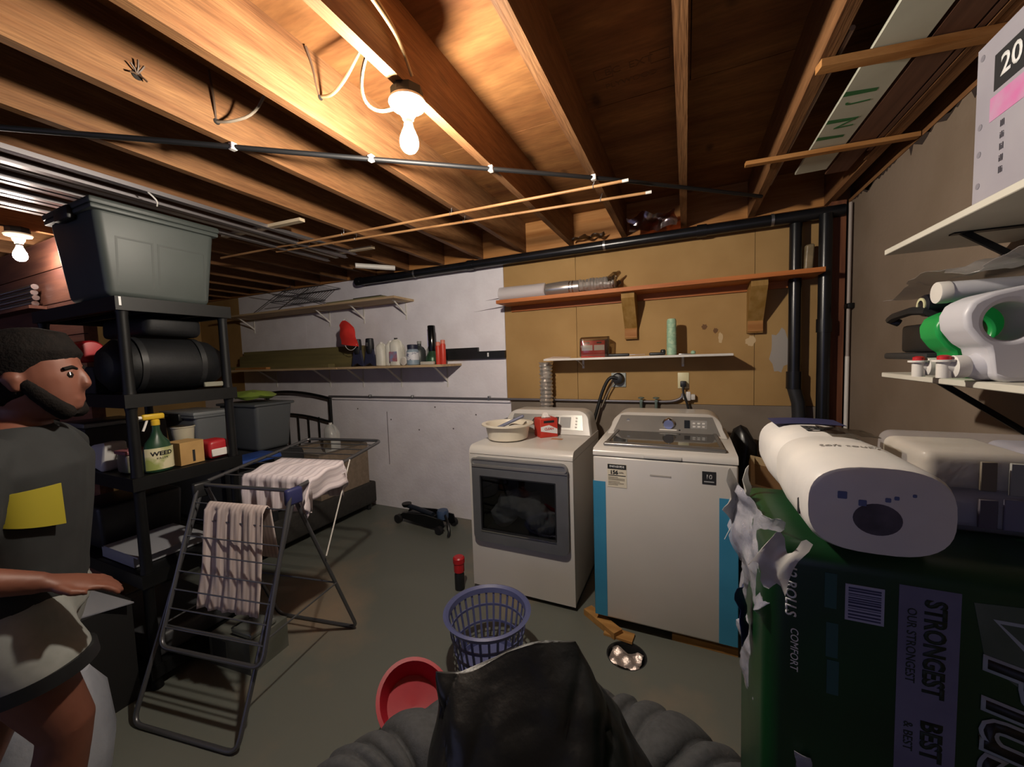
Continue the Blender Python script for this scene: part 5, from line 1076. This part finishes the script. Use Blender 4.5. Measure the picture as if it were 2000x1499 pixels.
MB().tube([(.63, 1.66, ZL+.16), (.60, 1.66, ZL+.175), (.60, 1.46, ZL+.19), (.64, 1.45, ZL+.155)], .012, 8, smooth=1).build('handle', BLACK, t)
one('clear_wrap', 'crumpled clear plastic wrap spread over the jugs on the right shelf', 'film', MB().sheet(lambda a, b: (.60+.27*b, .85+.85*a, ZL+.272+.012*math.sin(a*11)-.06*max(0, a-.6)), 40, 10, .001).noise(.022, 12, 4).noise(.008, 40, 5), mat('clear_wrap', 'a8a3a0', .25, alpha=.42, bump=.4, bscale=30, spec=.8), (.74, 1.3, ZL+.3))

# ================================================================== PAPER PACKS AT THE RIGHT
pal = mat('pack_dark_green', '0f3a1c', .35, col2='0b2c15', nscale=4, bump=.25, bscale=5, spec=.4)
gx0, gx1, gy0, gy1, gz0, gz1 = .125, .865, .77, 1.10, .40, 1.17
t = thing('tissue_bale', 'big dark green bale of toilet rolls with Plus lettering, lying on its side', 'tissue pack', ((gx0+gx1)/2, (gy0+gy1)/2, gz0))
o = MB().rbox((gx0, gy0, gz0), (gx1, gy1, gz1), .035, 5).build('pack', pal, t)
fy = gy0-.0006
vt = lambda cx, cz: (lambda x, y, z: Vector((cx+y, fy-.0004-z, cz-x)))      # lettering that reads downwards
lil_band = mat('band_lilac', '6a6a86', .5, col2='5c5c78', nscale=9)
MB().box((.302, fy-.0002, gz0+.06), (.372, gy0+.001, 1.13)).build('lilac_band', lil_band, t, smooth=False)
ink_g = mat('ink_dark_green', '14241a', .6)
text('STRONGEST', t, ink_g, vt(.343, 1.035), .034, bold=.0012, sx=.82); text('BEST', t, ink_g, vt(.343, .885), .034, bold=.0012, sx=.9)
text('OUR STRONGEST', t, ink_g, vt(.317, 1.035), .016, sx=.95); text('& BEST', t, ink_g, vt(.317, .885), .016)
teal = mat('ink_teal', '1e4a4a', .6)
for cx, cz, s_ in ((.217, 1.10, .013), (.22, 1.015, .013), (.222, .95, .013)): MB().box((cx-.008, fy-.0002, cz-.03), (cx+.008, gy0+.001, cz+.03)).build('teal_print', teal, t, smooth=False)
bc_ = MB().box((.236, fy-.0003, 1.056), (.285, gy0+.001, 1.117)).build('barcode', mat('barcode_white', '9a9cb4', .6), t, smooth=False)
zz = 1.06; rr = random.Random(5)
while zz < 1.112:
    h = .001+.0022*rr.random(); MB().box((.240, fy-.0008, zz), (.281, fy-.0003, zz+h)).build('bar', mat('bar_ink', '33365a', .6), bc_, smooth=False); zz += h+.0012+.002*rr.random()
text('12 ROLLS', t, WHITEINK, vt(.162, 1.09), .022, bold=.0004, shear=.2); text('COMFORT', t, WHITEINK, vt(.168, .985), .016, shear=.2)
text('Plus', t, mat('outline_pale', '9aa3a8', .6), vt(.44, .945), .125, bold=.006, shear=.25)
text('Plus', t, mat('letter_black', '0a0b0c', .5), (lambda x, y, z: Vector((.44+y, fy-.0012-z, .945-x))), .125, bold=.001, shear=.25)
cloud = mat('print_cloud', '3f4f42', .5, col2='56625a', nscale=7)
MB().prism([(.385, 1.12), (.40, 1.03), (.44, 1.0), (.52, .98), (.6, 1.0), (.62, 1.1), (.52, 1.13)], fy-.0001, gy0+.001, 'y').build('pale_print', cloud, t, smooth=False)
MB().ring([(.405, 1.10), (.50, 1.10), (.49, 1.03), (.445, 1.05)], [(.412, 1.095), (.493, 1.095), (.484, 1.042), (.447, 1.058)], fy-.0008, gy0+.001, 'y').build('print_outline', mat('outline_pale', '9aa3a8'), t, smooth=False)
one('carton_box', 'brown carton on the floor under the green bale', 'box', MB().box((.50, .80, 0), (.86, 1.09, .397)), kraft, (.5, .95, 0), smooth=False)
one('white_board', 'white board standing on edge behind the green bale next to the washer', 'board', MB().box((.172, 1.44, 0), (.64, 1.458, .83)), mat('board_white', 'c9bfae', .5, col2='bdb3a2', nscale=4), (.4, 1.45, 0), smooth=False)
# torn clear plastic down the left edge of the bale
film = mat('torn_film', 'c9c8d2', .18, col2='8f90a4', nscale=14, bump=.5, bscale=30, alpha=.45, spec=.8)
def tear(a, b):
    z = 1.19-.50*b; w_ = .035+.022*math.sin(b*13)+.012*math.sin(b*31)
    return (.118-.012*math.sin(b*9)+(a-.35)*w_+.03*b*b, .80+.20*(1-a)+.02*math.sin(b*17), z+.012*math.sin(a*7))
t2 = thing('torn_wrap', 'torn clear plastic hanging off the left edge of the green bale', 'film', (.1, .85, .7))
MB().sheet(tear, 12, 44, .001).noise(.018, 16, 3).noise(.009, 45, 4).build('film', film, t2)
MB().sheet(lambda a, b: (.085+.05*a, .98+.06*a, 1.20-.14*b+.03*math.sin(a*8)), 10, 10, .001).noise(.02, 22, 6).build('flap', mat('film_white', 'b9b6b2', .3, alpha=.85), t2)
MB().sheet(lambda a, b: (.128+.055*a-.03*b, .768-.01*a, 1.175-.05*b-.05*a*b+.015*math.sin(a*9)), 10, 8, .001).noise(.014, 25, 8).build('flap', mat('film_white', 'b9b6b2'), t2)
MB().sheet(lambda a, b: (.175+.02*a-.0*b, .766, .80-.10*b), 6, 8, .001).noise(.012, 30, 9).build('flap', film, t2)
MB().sheet(lambda a, b: (.095+.012*a+.01*b, .90+.03*a, 1.0-.12*b), 6, 10, .001).noise(.012, 30, 10).build('printed_flap', mat('navy_print', '2a2f55', .4), t2)
# paper towel pack: two rolls end to end in white film
t = thing('towel_pack', 'white two-roll paper towel pack with blue print, end facing the camera', 'paper towels', (.27, .95, 1.17))
towel = mat('towel_film', 'd9d5d0', .35, col2='cbc8c6', nscale=8, bump=.15, bscale=14)
def sup(cx, cz, rx, rz, y, p=.72, n=40):
    return [(cx+rx*math.copysign(abs(math.cos(a))**p, math.cos(a)), y, cz+rz*math.copysign(abs(math.sin(a))**p, math.sin(a))) for a in [2*PI*i/n for i in range(n)]]
cx, cz = .269, 1.247
MB().loft([sup(cx, cz, .078, .060, .752), sup(cx, cz, .088, .068, .755), sup(cx, cz, .092, .072, .766), sup(cx-.002, cz+.002, .093, .073, .90), sup(cx, cz, .09, .071, .985), sup(cx, cz, .082, .066, 1.0), sup(cx, cz, .09, .071, 1.015), sup(cx, cz, .093, .073, 1.1), sup(cx, cz, .088, .07, 1.22), sup(cx, cz, .07, .055, 1.235)]).build('rolls', towel, t)
MB().lathe([(.001, -.001), (.0295, -.001), (.0295, .001)], (cx-.002, .752, cz-.012), 28, 'y', sx=1.0, sy=.84).build('core', mat('core_dark', '3a3640', .6, col2='55505c', nscale=25), t)
navyp = mat('navy_print', '2a2f55', .5); 
for dx, dz, w_ in ((-.045, .022, .012), (-.02, .012, .010), (.01, .020, .007), (.02, .024, .006), (.04, .03, .005)):
    MB().rbox((cx+dx-w_/2, .7505, cz+dz-w_*.5), (cx+dx+w_/2, .7525, cz+dz+w_*.5), .001, 1).build('blue_print', mat('print_blue', '55638f', .6), t)
topf = lambda cx_, cy_: (lambda x, y, z: Vector((cx_+x, cy_+y, cz+.0745+z-.10*abs(cx_+x-cx)**1.6)))
text('Bo', t, DARKINK, topf(cx+.01, 1.06), .07, bold=.002); text('soft touch', t, mat('faint_ink', '8a8580', .7), topf(cx-.0, .88), .022, shear=.3)
MB().sheet(lambda a, b: (cx-.07+.14*a, 1.12+.09*b, cz+.0752-.25*abs(.14*(a-.5))**1.6), 12, 4, .001).build('navy_panel', navyp, t)
MB().sheet(lambda a, b: (cx+.0+.085*a, .99+.09*b, cz+.078-.3*abs(.085*a)**1.5), 12, 6, .001).noise(.004, 50, 2).build('clear_tape', pane_mat('wrap', 'd8d2c8'), t)
MB().box((cx-.0925, .79, cz-.03), (cx-.090, .80, cz+.0)).build('print_bar', DARKINK, t, smooth=False)
# tissue box pack
t = thing('tissue_multipack', 'clear-wrapped white multipack of tissue rolls beside the paper towel pack', 'tissue pack', (.63, 1.05, 1.17))
m1 = mat('tissue_grey', '9a98a4', .6, col2='7a7888', nscale=6); m2 = mat('tissue_cream', 'b5ab98', .6, col2='8d8474', nscale=6)
for i in range(3):
    for j in range(2):
        x0 = .392+.158*i; z0 = 1.176+.068*j
        MB().rbox((x0, .925, z0), (x0+.15, 1.10, z0+.064), .018, 4).build('roll', m2 if (j and not i) else m1, t)
MB().rbox((.382, .915, 1.1705), (RW-.012, 1.11, 1.318), .022, 4).noise(.006, 18, 2).build('film', mat('milky_film', 'd6d2d6', .3, alpha=.26, bump=.4, bscale=20, spec=.6), t)

for x0, x1, z0, z1, c_ in ((.455, .475, 1.25, 1.30, '6d6355'), (.49, .545, 1.245, 1.30, '8a8a86'), (.455, .478, 1.185, 1.235, '57505a'), (.485, .55, 1.185, 1.238, '6f6d80'), (.60, .66, 1.18, 1.24, '66647a'), (.70, .76, 1.25, 1.30, '8a8a86')):
    MB().rbox((x0, .9075, z0), (x1, .912, z1), .001, 1).build('printed_patch', mat('pack_print_'+c_, c_, .6), t)

# ================================================================== FOREGROUND
greyc = mat('charcoal_cloth', '4b4d50', .85, col2='414346', nscale=60, bump=.15, bscale=200)
t = thing('beanbag_seat', 'large round charcoal cushion seat with gathered pleats in the foreground', 'cushion', (-.3, .72, 0))
mb = MB(); nU, nV = 420, 26; rings = []
for i in range(nU):
    a = 2*PI*i/nU; rr_ = []
    pleat = (abs(math.sin(a*21+1.4*math.sin(a*4)+.6*math.sin(a*9)))**.35)
    for j in range(nV):
        b = 2*PI*j/nV; up = max(0, math.sin(b)*.8+.35); k = 1-.26*(1-pleat)*up*(.5+.5*math.sin(a*7+2)**2)
        R_x = .53+.18*math.cos(b)*k; R_y = .40+.18*math.cos(b)*k; z = .20+.195*math.sin(b)*k
        rr_.append(Vector((-.34+R_x*math.cos(a)-.16*R_y*math.sin(a)*0, .74+R_y*math.sin(a)+.22*R_x*math.cos(a), max(.002, z))))
    rings.append(rr_)
vs_ = [p for r in rings for p in r]
mb.add(vs_, [(i*nV+j, i*nV+(j+1) % nV, ((i+1) % nU)*nV+(j+1) % nV, ((i+1) % nU)*nV+j) for i in range(nU) for j in range(nV)])
mb.noise(.012, 9, 3); mb.v = [Vector((p.x, p.y, max(.002, p.z))) for p in mb.v]
mb.build('ring_cushion', greyc, t, angle=180)
MB().lathe([(.001, .004), (.34, .004), (.36, .12), (.30, .2), (.001, .21)], (-.30, .74, 0), 40, sy=.88).noise(.01, 8, 2).build('seat_pad', greyc, t, angle=180)
# black bag standing on it
bagm = mat('black_bag_nylon', '101112', .38, col2='181919', nscale=4, bump=.7, bscale=9, spec=.5)
t = thing('black_bag', 'big black fabric bag standing open in front of the camera', 'bag', (-.4, .75, .2))
TL = Vector((-.615, .80, .70)); TR = Vector((-.293, 1.005, .70)); d = (TR-TL).normalized(); nn = Vector((d.y, -d.x, 0))
rings = []
for s, hw, dp, dz in ((0, 1.0, .004, 0), (.03, 1.03, .016, 0), (.2, 1.14, .075, 0), (.5, 1.42, .16, 0), (.8, 1.76, .23, 0), (1, 1.95, .26, 0)):
    c_ = (TL+TR)/2+nn*(.015+.11*s)+d*.10*s; L_ = (TR-TL).length/2*hw; z = .70-.485*s
    ring = []
    for i in range(144):
        a = 2*PI*i/144; e = .45
        X_ = L_*math.copysign(abs(math.cos(a))**e, math.cos(a)); Y_ = dp*math.copysign(abs(math.sin(a))**.7, math.sin(a))
        sag = (-.014*math.sin((X_/L_+1)*3.6)+.022*X_/L_)*(1-s) if s < .3 else 0
        p = c_+d*X_+nn*Y_; ring.append(Vector((p.x, p.y, z+sag)))
    rings.append(ring)
def densify(rings, k=9):
    out = []
    for a, b in zip(rings, rings[1:]):
        for i in range(k): out.append([p+(q-p)*(i/k) for p, q in zip(a, b)])
    return out+[rings[-1]]
mb = MB().loft(densify(rings)); raw = list(mb.v); mb.noise(.024, 5, 7).noise(.012, 13, 2)
def crease(p):
    a = p.x*d.x+p.y*d.y; f = abs(math.sin(a*13+p.z*9+1.5*math.sin(p.z*7)))**.5+.7*abs(math.sin(a*21-p.z*17+2*math.sin(a*5)))**.5
    return p+nn*(.034*(f-.9))+Vector((0, 0, .012*(f-.9)))
mb.v = [crease(p) for p in mb.v]
mb.v = [a+(b-a)*min(1, max(.25, (.71-a.z)/.12)) for a, b in zip(raw, mb.v)]
mb.build('bag', bagm, t, angle=42)
# red tub
t = thing('red_tub', 'red plastic tub lying tilted beside the charcoal cushion', 'tub', (-1.0, 1.13, 0))
Mr = place((-1.0, 1.15, .125), rx=.42, ry=.5, rz=0) @ Matrix.Scale(.8, 4)
MB(Mr).lathe([(.001, -.06), (.10, -.06), (.13, -.045), (.16, .06), (.172, .066), (.172, .074), (.155, .074), (.122, -.035), (.001, -.05)], (0, 0, 0), 40, sx=1.15).build('tub', mat('red_tub', 'b02434', .4, col2='9c1e2e', nscale=6), t)
MB(Mr).tube([(.14*1.15, .05, .074), (.17*1.15, .0, .085), (.14*1.15, -.05, .074)], .012, 8, smooth=2).build('grip', mat('red_tub', 'b02434'), t)
# pale sack at the lower left
t = thing('pale_sack', 'pale bluish-white plastic sack on the floor behind the walking person', 'sack', (-2.08, .46, 0))
MB().lathe([(.001, 0), (.19, .005), (.22, .12), (.20, .28), (.14, .40), (.05, .46), (.001, .47)], (-2.08, .46, .002), 36, sx=.8, sy=.8).noise(.03, 7, 4).noise(.01, 22, 3).build('sack', mat('sack_white', '9fa3ad', .5, col2='8f939e', nscale=7, bump=.3), t)
MB().lathe([(.03, .44), (.045, .46), (.03, .48), (.05, .53), (.001, .54)], (-2.08, .46, .0), 20).noise(.012, 20, 2).build('tied_top', mat('sack_white', '9fa3ad'), t)
# ================================================================== PERSON
F = Vector((.62, .785, 0)).normalized(); Lf = Vector((-F.y, F.x, 0)); B0 = Vector((-1.752, .372, 0))
def W3(f, l, z): return B0+F*f+Lf*l+Vector((0, 0, z))
def ringo(c, t_, rf, rl, n=20, p=.9):
    """ring around point c (f,l,z) perpendicular to direction t_ (f,l,z); rf forward radius, rl sideways radius"""
    t_ = Vector(t_).normalized(); lv = Vector((0, 1, 0)); lv = (lv-t_*lv.dot(t_)).normalized(); fv = lv.cross(t_)
    out = []
    for i in range(n):
        a = 2*PI*i/n; ca = math.copysign(abs(math.cos(a))**p, math.cos(a)); sa = math.copysign(abs(math.sin(a))**p, math.sin(a))
        q = Vector(c)+fv*(rf*ca)+lv*(rl*sa); out.append(W3(*q))
    return out
def chain(mb, pts, n=20):
    """pts: list of (f,l,z, rf, rl)"""
    P = [Vector(q[:3]) for q in pts]; rings = []
    for i, q in enumerate(pts):
        t_ = (P[min(i+1, len(P)-1)]-P[max(i-1, 0)]); rings.append(ringo(q[:3], t_, q[3], q[4], n))
    return mb.loft(rings)
skin = mat('skin', '6f4333', .55, col2='62392b', nscale=8)
body = MB()
torso = [(0, 0, .80, .10, .15), (0, 0, .88, .115, .165), (.01, 0, 1.0, .105, .15), (.03, 0, 1.15, .11, .165), (.045, 0, 1.27, .105, .18), (.045, 0, 1.335, .07, .12), (.055, 0, 1.37, .052, .055), (.07, 0, 1.42, .05, .052)]
chain(body, torso)
head = [(.095, 0, 1.375, .04, .04), (.10, 0, 1.395, .075, .055), (.092, 0, 1.43, .090, .066), (.085, 0, 1.48, .098, .074), (.078, 0, 1.53, .098, .076), (.07, 0, 1.57, .085, .066), (.065, 0, 1.596, .05, .04), (.062, 0, 1.605, .01, .01)]
chain(body, head, 24)
# nose, ears, brow, lips
chain(body, [(.172, 0, 1.515, .010, .011), (.182, 0, 1.49, .013, .013), (.187, 0, 1.468, .016, .017), (.178, 0, 1.456, .012, .015)], 12)
for s in (-1, 1): chain(body, [(.075, s*.070, 1.515, .016, .008), (.072, s*.080, 1.49, .020, .010), (.080, s*.074, 1.455, .010, .008)], 10)
chain(body, [(.168, -.03, 1.515, .012, .01), (.174, 0, 1.517, .012, .01), (.168, .03, 1.515, .012, .01)], 10)
chain(body, [(.172, -.02, 1.422, .010, .008), (.178, 0, 1.423, .012, .009), (.172, .02, 1.422, .010, .008)], 10)
# legs: right forward, left trailing
legs = {-1: [(0, -.085, .84, .10, .085), (.03, -.09, .72, .088, .08), (.075, -.09, .60, .072, .068), (.11, -.09, .50, .058, .058), (.10, -.09, .44, .056, .054), (.075, -.09, .33, .060, .055), (.045, -.09, .20, .045, .042), (.02, -.09, .10, .034, .034), (.01, -.09, .05, .042, .038)],
        1: [(0, .085, .84, .10, .085), (-.03, .09, .72, .088, .08), (-.075, .09, .60, .072, .068), (-.10, .09, .50, .058, .058), (-.14, .09, .42, .056, .054), (-.19, .09, .31, .060, .055), (-.25, .09, .19, .045, .042), (-.29, .09, .11, .034, .034), (-.30, .09, .07, .042, .038)]}
for s, pts in legs.items(): chain(body, pts)
chain(body, [(-.04, -.09, .04, .03, .034), (.03, -.09, .045, .04, .04), (.10, -.09, .035, .03, .045), (.17, -.09, .025, .022, .045), (.20, -.09, .022, .012, .03)], 14)
chain(body, [(-.345, .09, .09, .03, .034), (-.28, .09, .06, .04, .04), (-.21, .09, .038, .03, .045), (-.15, .09, .026, .022, .045), (-.12, .09, .022, .012, .03)], 14)
# arms and hands
def arm(s, sh, el, wr, fingers_dir):
    sh, el, wr = Vector(sh), Vector(el), Vector(wr)
    def seg(a, b, ra, rb, k): return [(*(a+(b-a)*t_), ra+(rb-ra)*t_, ra+(rb-ra)*t_) for t_ in k]
    chain(body, seg(sh, el, .052, .040, (0, .35, .7, 1))+seg(el, wr, .041, .026, (.2, .5, .8, 1)), 14)
    d_ = (wr-el).normalized(); dd = Vector(fingers_dir).normalized()
    palm = wr+dd*.05; chain(body, [(*wr, .022, .026), (*(wr+dd*.03), .016, .036), (*(wr+dd*.07), .015, .040), (*(wr+dd*.095), .012, .038)], 14)
    side = Vector((0, 1, 0)); side = (side-dd*side.dot(dd)).normalized(); pn = dd.cross(side)
    curl = Vector((.35, 0, -.9)) if dd.z < .3 else Vector((.2, 0, -1))
    for i, (o_, ln) in enumerate(((-.030, .070), (-.010, .080), (.010, .074), (.029, .058))):
        a = wr+dd*.09+side*o_; b = a+dd*ln*.45; c_ = b+(dd*.75+curl*.5).normalized()*ln*.33; e = c_+(dd*.3+curl*.9).normalized()*ln*.28
        chain(body, [(*a, .0095, .0095), (*b, .009, .009), (*c_, .0085, .0085), (*e, .007, .007)], 8)
    a = wr+dd*.03-side*.030*(-s); b = a+(dd*.7+side*s*.6).normalized()*.035; c_ = b+dd*.032
    chain(body, [(*a, .012, .012), (*b, .0105, .0105), (*c_, .008, .008)], 8)
arm(-1, (.04, -.185, 1.27), (.0, -.225, 1.02), (.13, -.17, .955), (.8, .35, -.4))
arm(1, (.04, .185, 1.27), (-.06, .225, 1.03), (-.05, .22, .80), (.25, 0, -.95))
o = body.build('body', skin, None, (0, 0, 0), angle=180)
t = thing('person', 'person in a dark grey T-shirt and grey shorts walking past at the left edge', 'person', (B0.x, B0.y, 0))
def voxel(o, size, name, parent, m, smooth=6):
    rm = o.modifiers.new('r', 'REMESH'); rm.mode = 'VOXEL'; rm.voxel_size = size
    sm = o.modifiers.new('s', 'SMOOTH'); sm.factor = .5; sm.iterations = smooth
    dg = bpy.context.evaluated_depsgraph_get(); me = bpy.data.meshes.new_from_object(o.evaluated_get(dg)); me.name = name
    o0 = origin(parent)
    for v_ in me.vertices: v_.co -= o0
    me.shade_smooth(); me.materials.clear(); me.materials.append(m)
    n_ = bpy.data.objects.new(name, me); C.objects.link(n_); n_.parent = parent; ORG[n_.name] = o0; bpy.data.objects.remove(o); return n_
voxel(o, .006, 'body', t, skin, 4)
# clothes
shirt = MB()
chain(shirt, [(-.005, 0, .885, .142, .19), (0, 0, .93, .138, .188), (.012, 0, 1.0, .132, .178), (.03, 0, 1.13, .132, .187), (.045, 0, 1.25, .125, .198), (.045, 0, 1.32, .09, .155), (.055, 0, 1.365, .066, .075)], 32)
for s, el in ((-1, (.005, -.225, 1.045)), (1, (-.02, .225, 1.045))):
    chain(shirt, [(.042, s*.12, 1.30, .06, .06), (.04, s*.185, 1.265, .068, .066), (.024, s*.21, 1.17, .066, .062), (.012, s*.222, 1.09, .062, .058)], 18)
shirt.noise(.012, 7, 3)
o = shirt.build('t_shirt', None, None, (0, 0, 0))
charc = mat('tshirt_grey', '1f2122', .9, col2='1a1c1d', nscale=20)
sh = voxel(o, .009, 't_shirt', t, charc, 3)
MB().sheet(lambda a, b: W3(.075+.085*a, -.186+.075*a*a+.004*b, 1.20-.115*b*(.7+.3*a)), 10, 8, .003).build('yellow_print', mat('print_yellow', '8f8420'), sh)
shorts = MB()
chain(shorts, [(0, 0, .93, .125, .175), (0, 0, .86, .13, .185), (.0, 0, .79, .13, .185)], 32)
for s in (-1, 1):
    k = 1 if s < 0 else -1
    chain(shorts, [(0, s*.085, .86, .125, .105), (k*.035, s*.095, .74, .122, .105), (k*.06, s*.098, .69, .120, .102), (k*.063, s*.098, .675, .119, .102)], 24)
shorts.noise(.01, 9, 5)
o = shorts.build('shorts', None, None, (0, 0, 0)); so = voxel(o, .009, 'shorts', t, mat('shorts_grey', '8d8f8b', .9, col2='7d7f7b', nscale=14), 3)
for s in (-1, 1):
    k = 1 if s < 0 else -1; b_ = MB(); chain(b_, [(k*.062, s*.098, .70, .124, .107), (k*.068, s*.098, .662, .123, .106)], 28); b_.build('hem', BLACK, so)
hair = MB()
chain(hair, [(.03, 0, 1.42, .05, .06), (.045, 0, 1.46, .085, .079), (.052, 0, 1.51, .098, .083), (.066, 0, 1.545, .104, .084), (.074, 0, 1.57, .106, .082), (.07, 0, 1.605, .085, .068), (.065, 0, 1.63, .03, .03)], 28)
hair.noise(.01, 25, 3)
o = hair.build('hair', None, None, (0, 0, 0)); voxel(o, .007, 'hair', t, mat('hair_dark', '0c0908', .85, col2='130e0c', nscale=60, bump=.3, bscale=150, spec=.15), 1)
beard = MB()
chain(beard, [(.09, -.07, 1.48, .016, .010), (.115, -.066, 1.445, .02, .012), (.14, -.055, 1.41, .022, .016), (.155, -.03, 1.385, .024, .022), (.162, 0, 1.378, .024, .024), (.155, .03, 1.385, .024, .022), (.14, .055, 1.41, .022, .016), (.115, .066, 1.445, .02, .012), (.09, .07, 1.48, .016, .010)], 14)
o = beard.build('beard', None, None, (0, 0, 0)); voxel(o, .006, 'beard', t, mat('hair_dark', '17120f'), 2)
for s in (-1, 1):
    e = MB(); c_ = W3(.166, s*.032, 1.495); e.lathe([(.001, -.011), (.008, -.008), (.011, 0), (.008, .008), (.001, .011)], c_, 14).build('eye', mat('eye', '1d1714', .2), t)
    MB().tube([W3(.164, s*.05, 1.512), W3(.175, s*.032, 1.518), W3(.176, s*.015, 1.512)], .005, 6).build('eyebrow', mat('hair_dark', '17120f'), t)
# shoes-free feet; hand rests at waist level
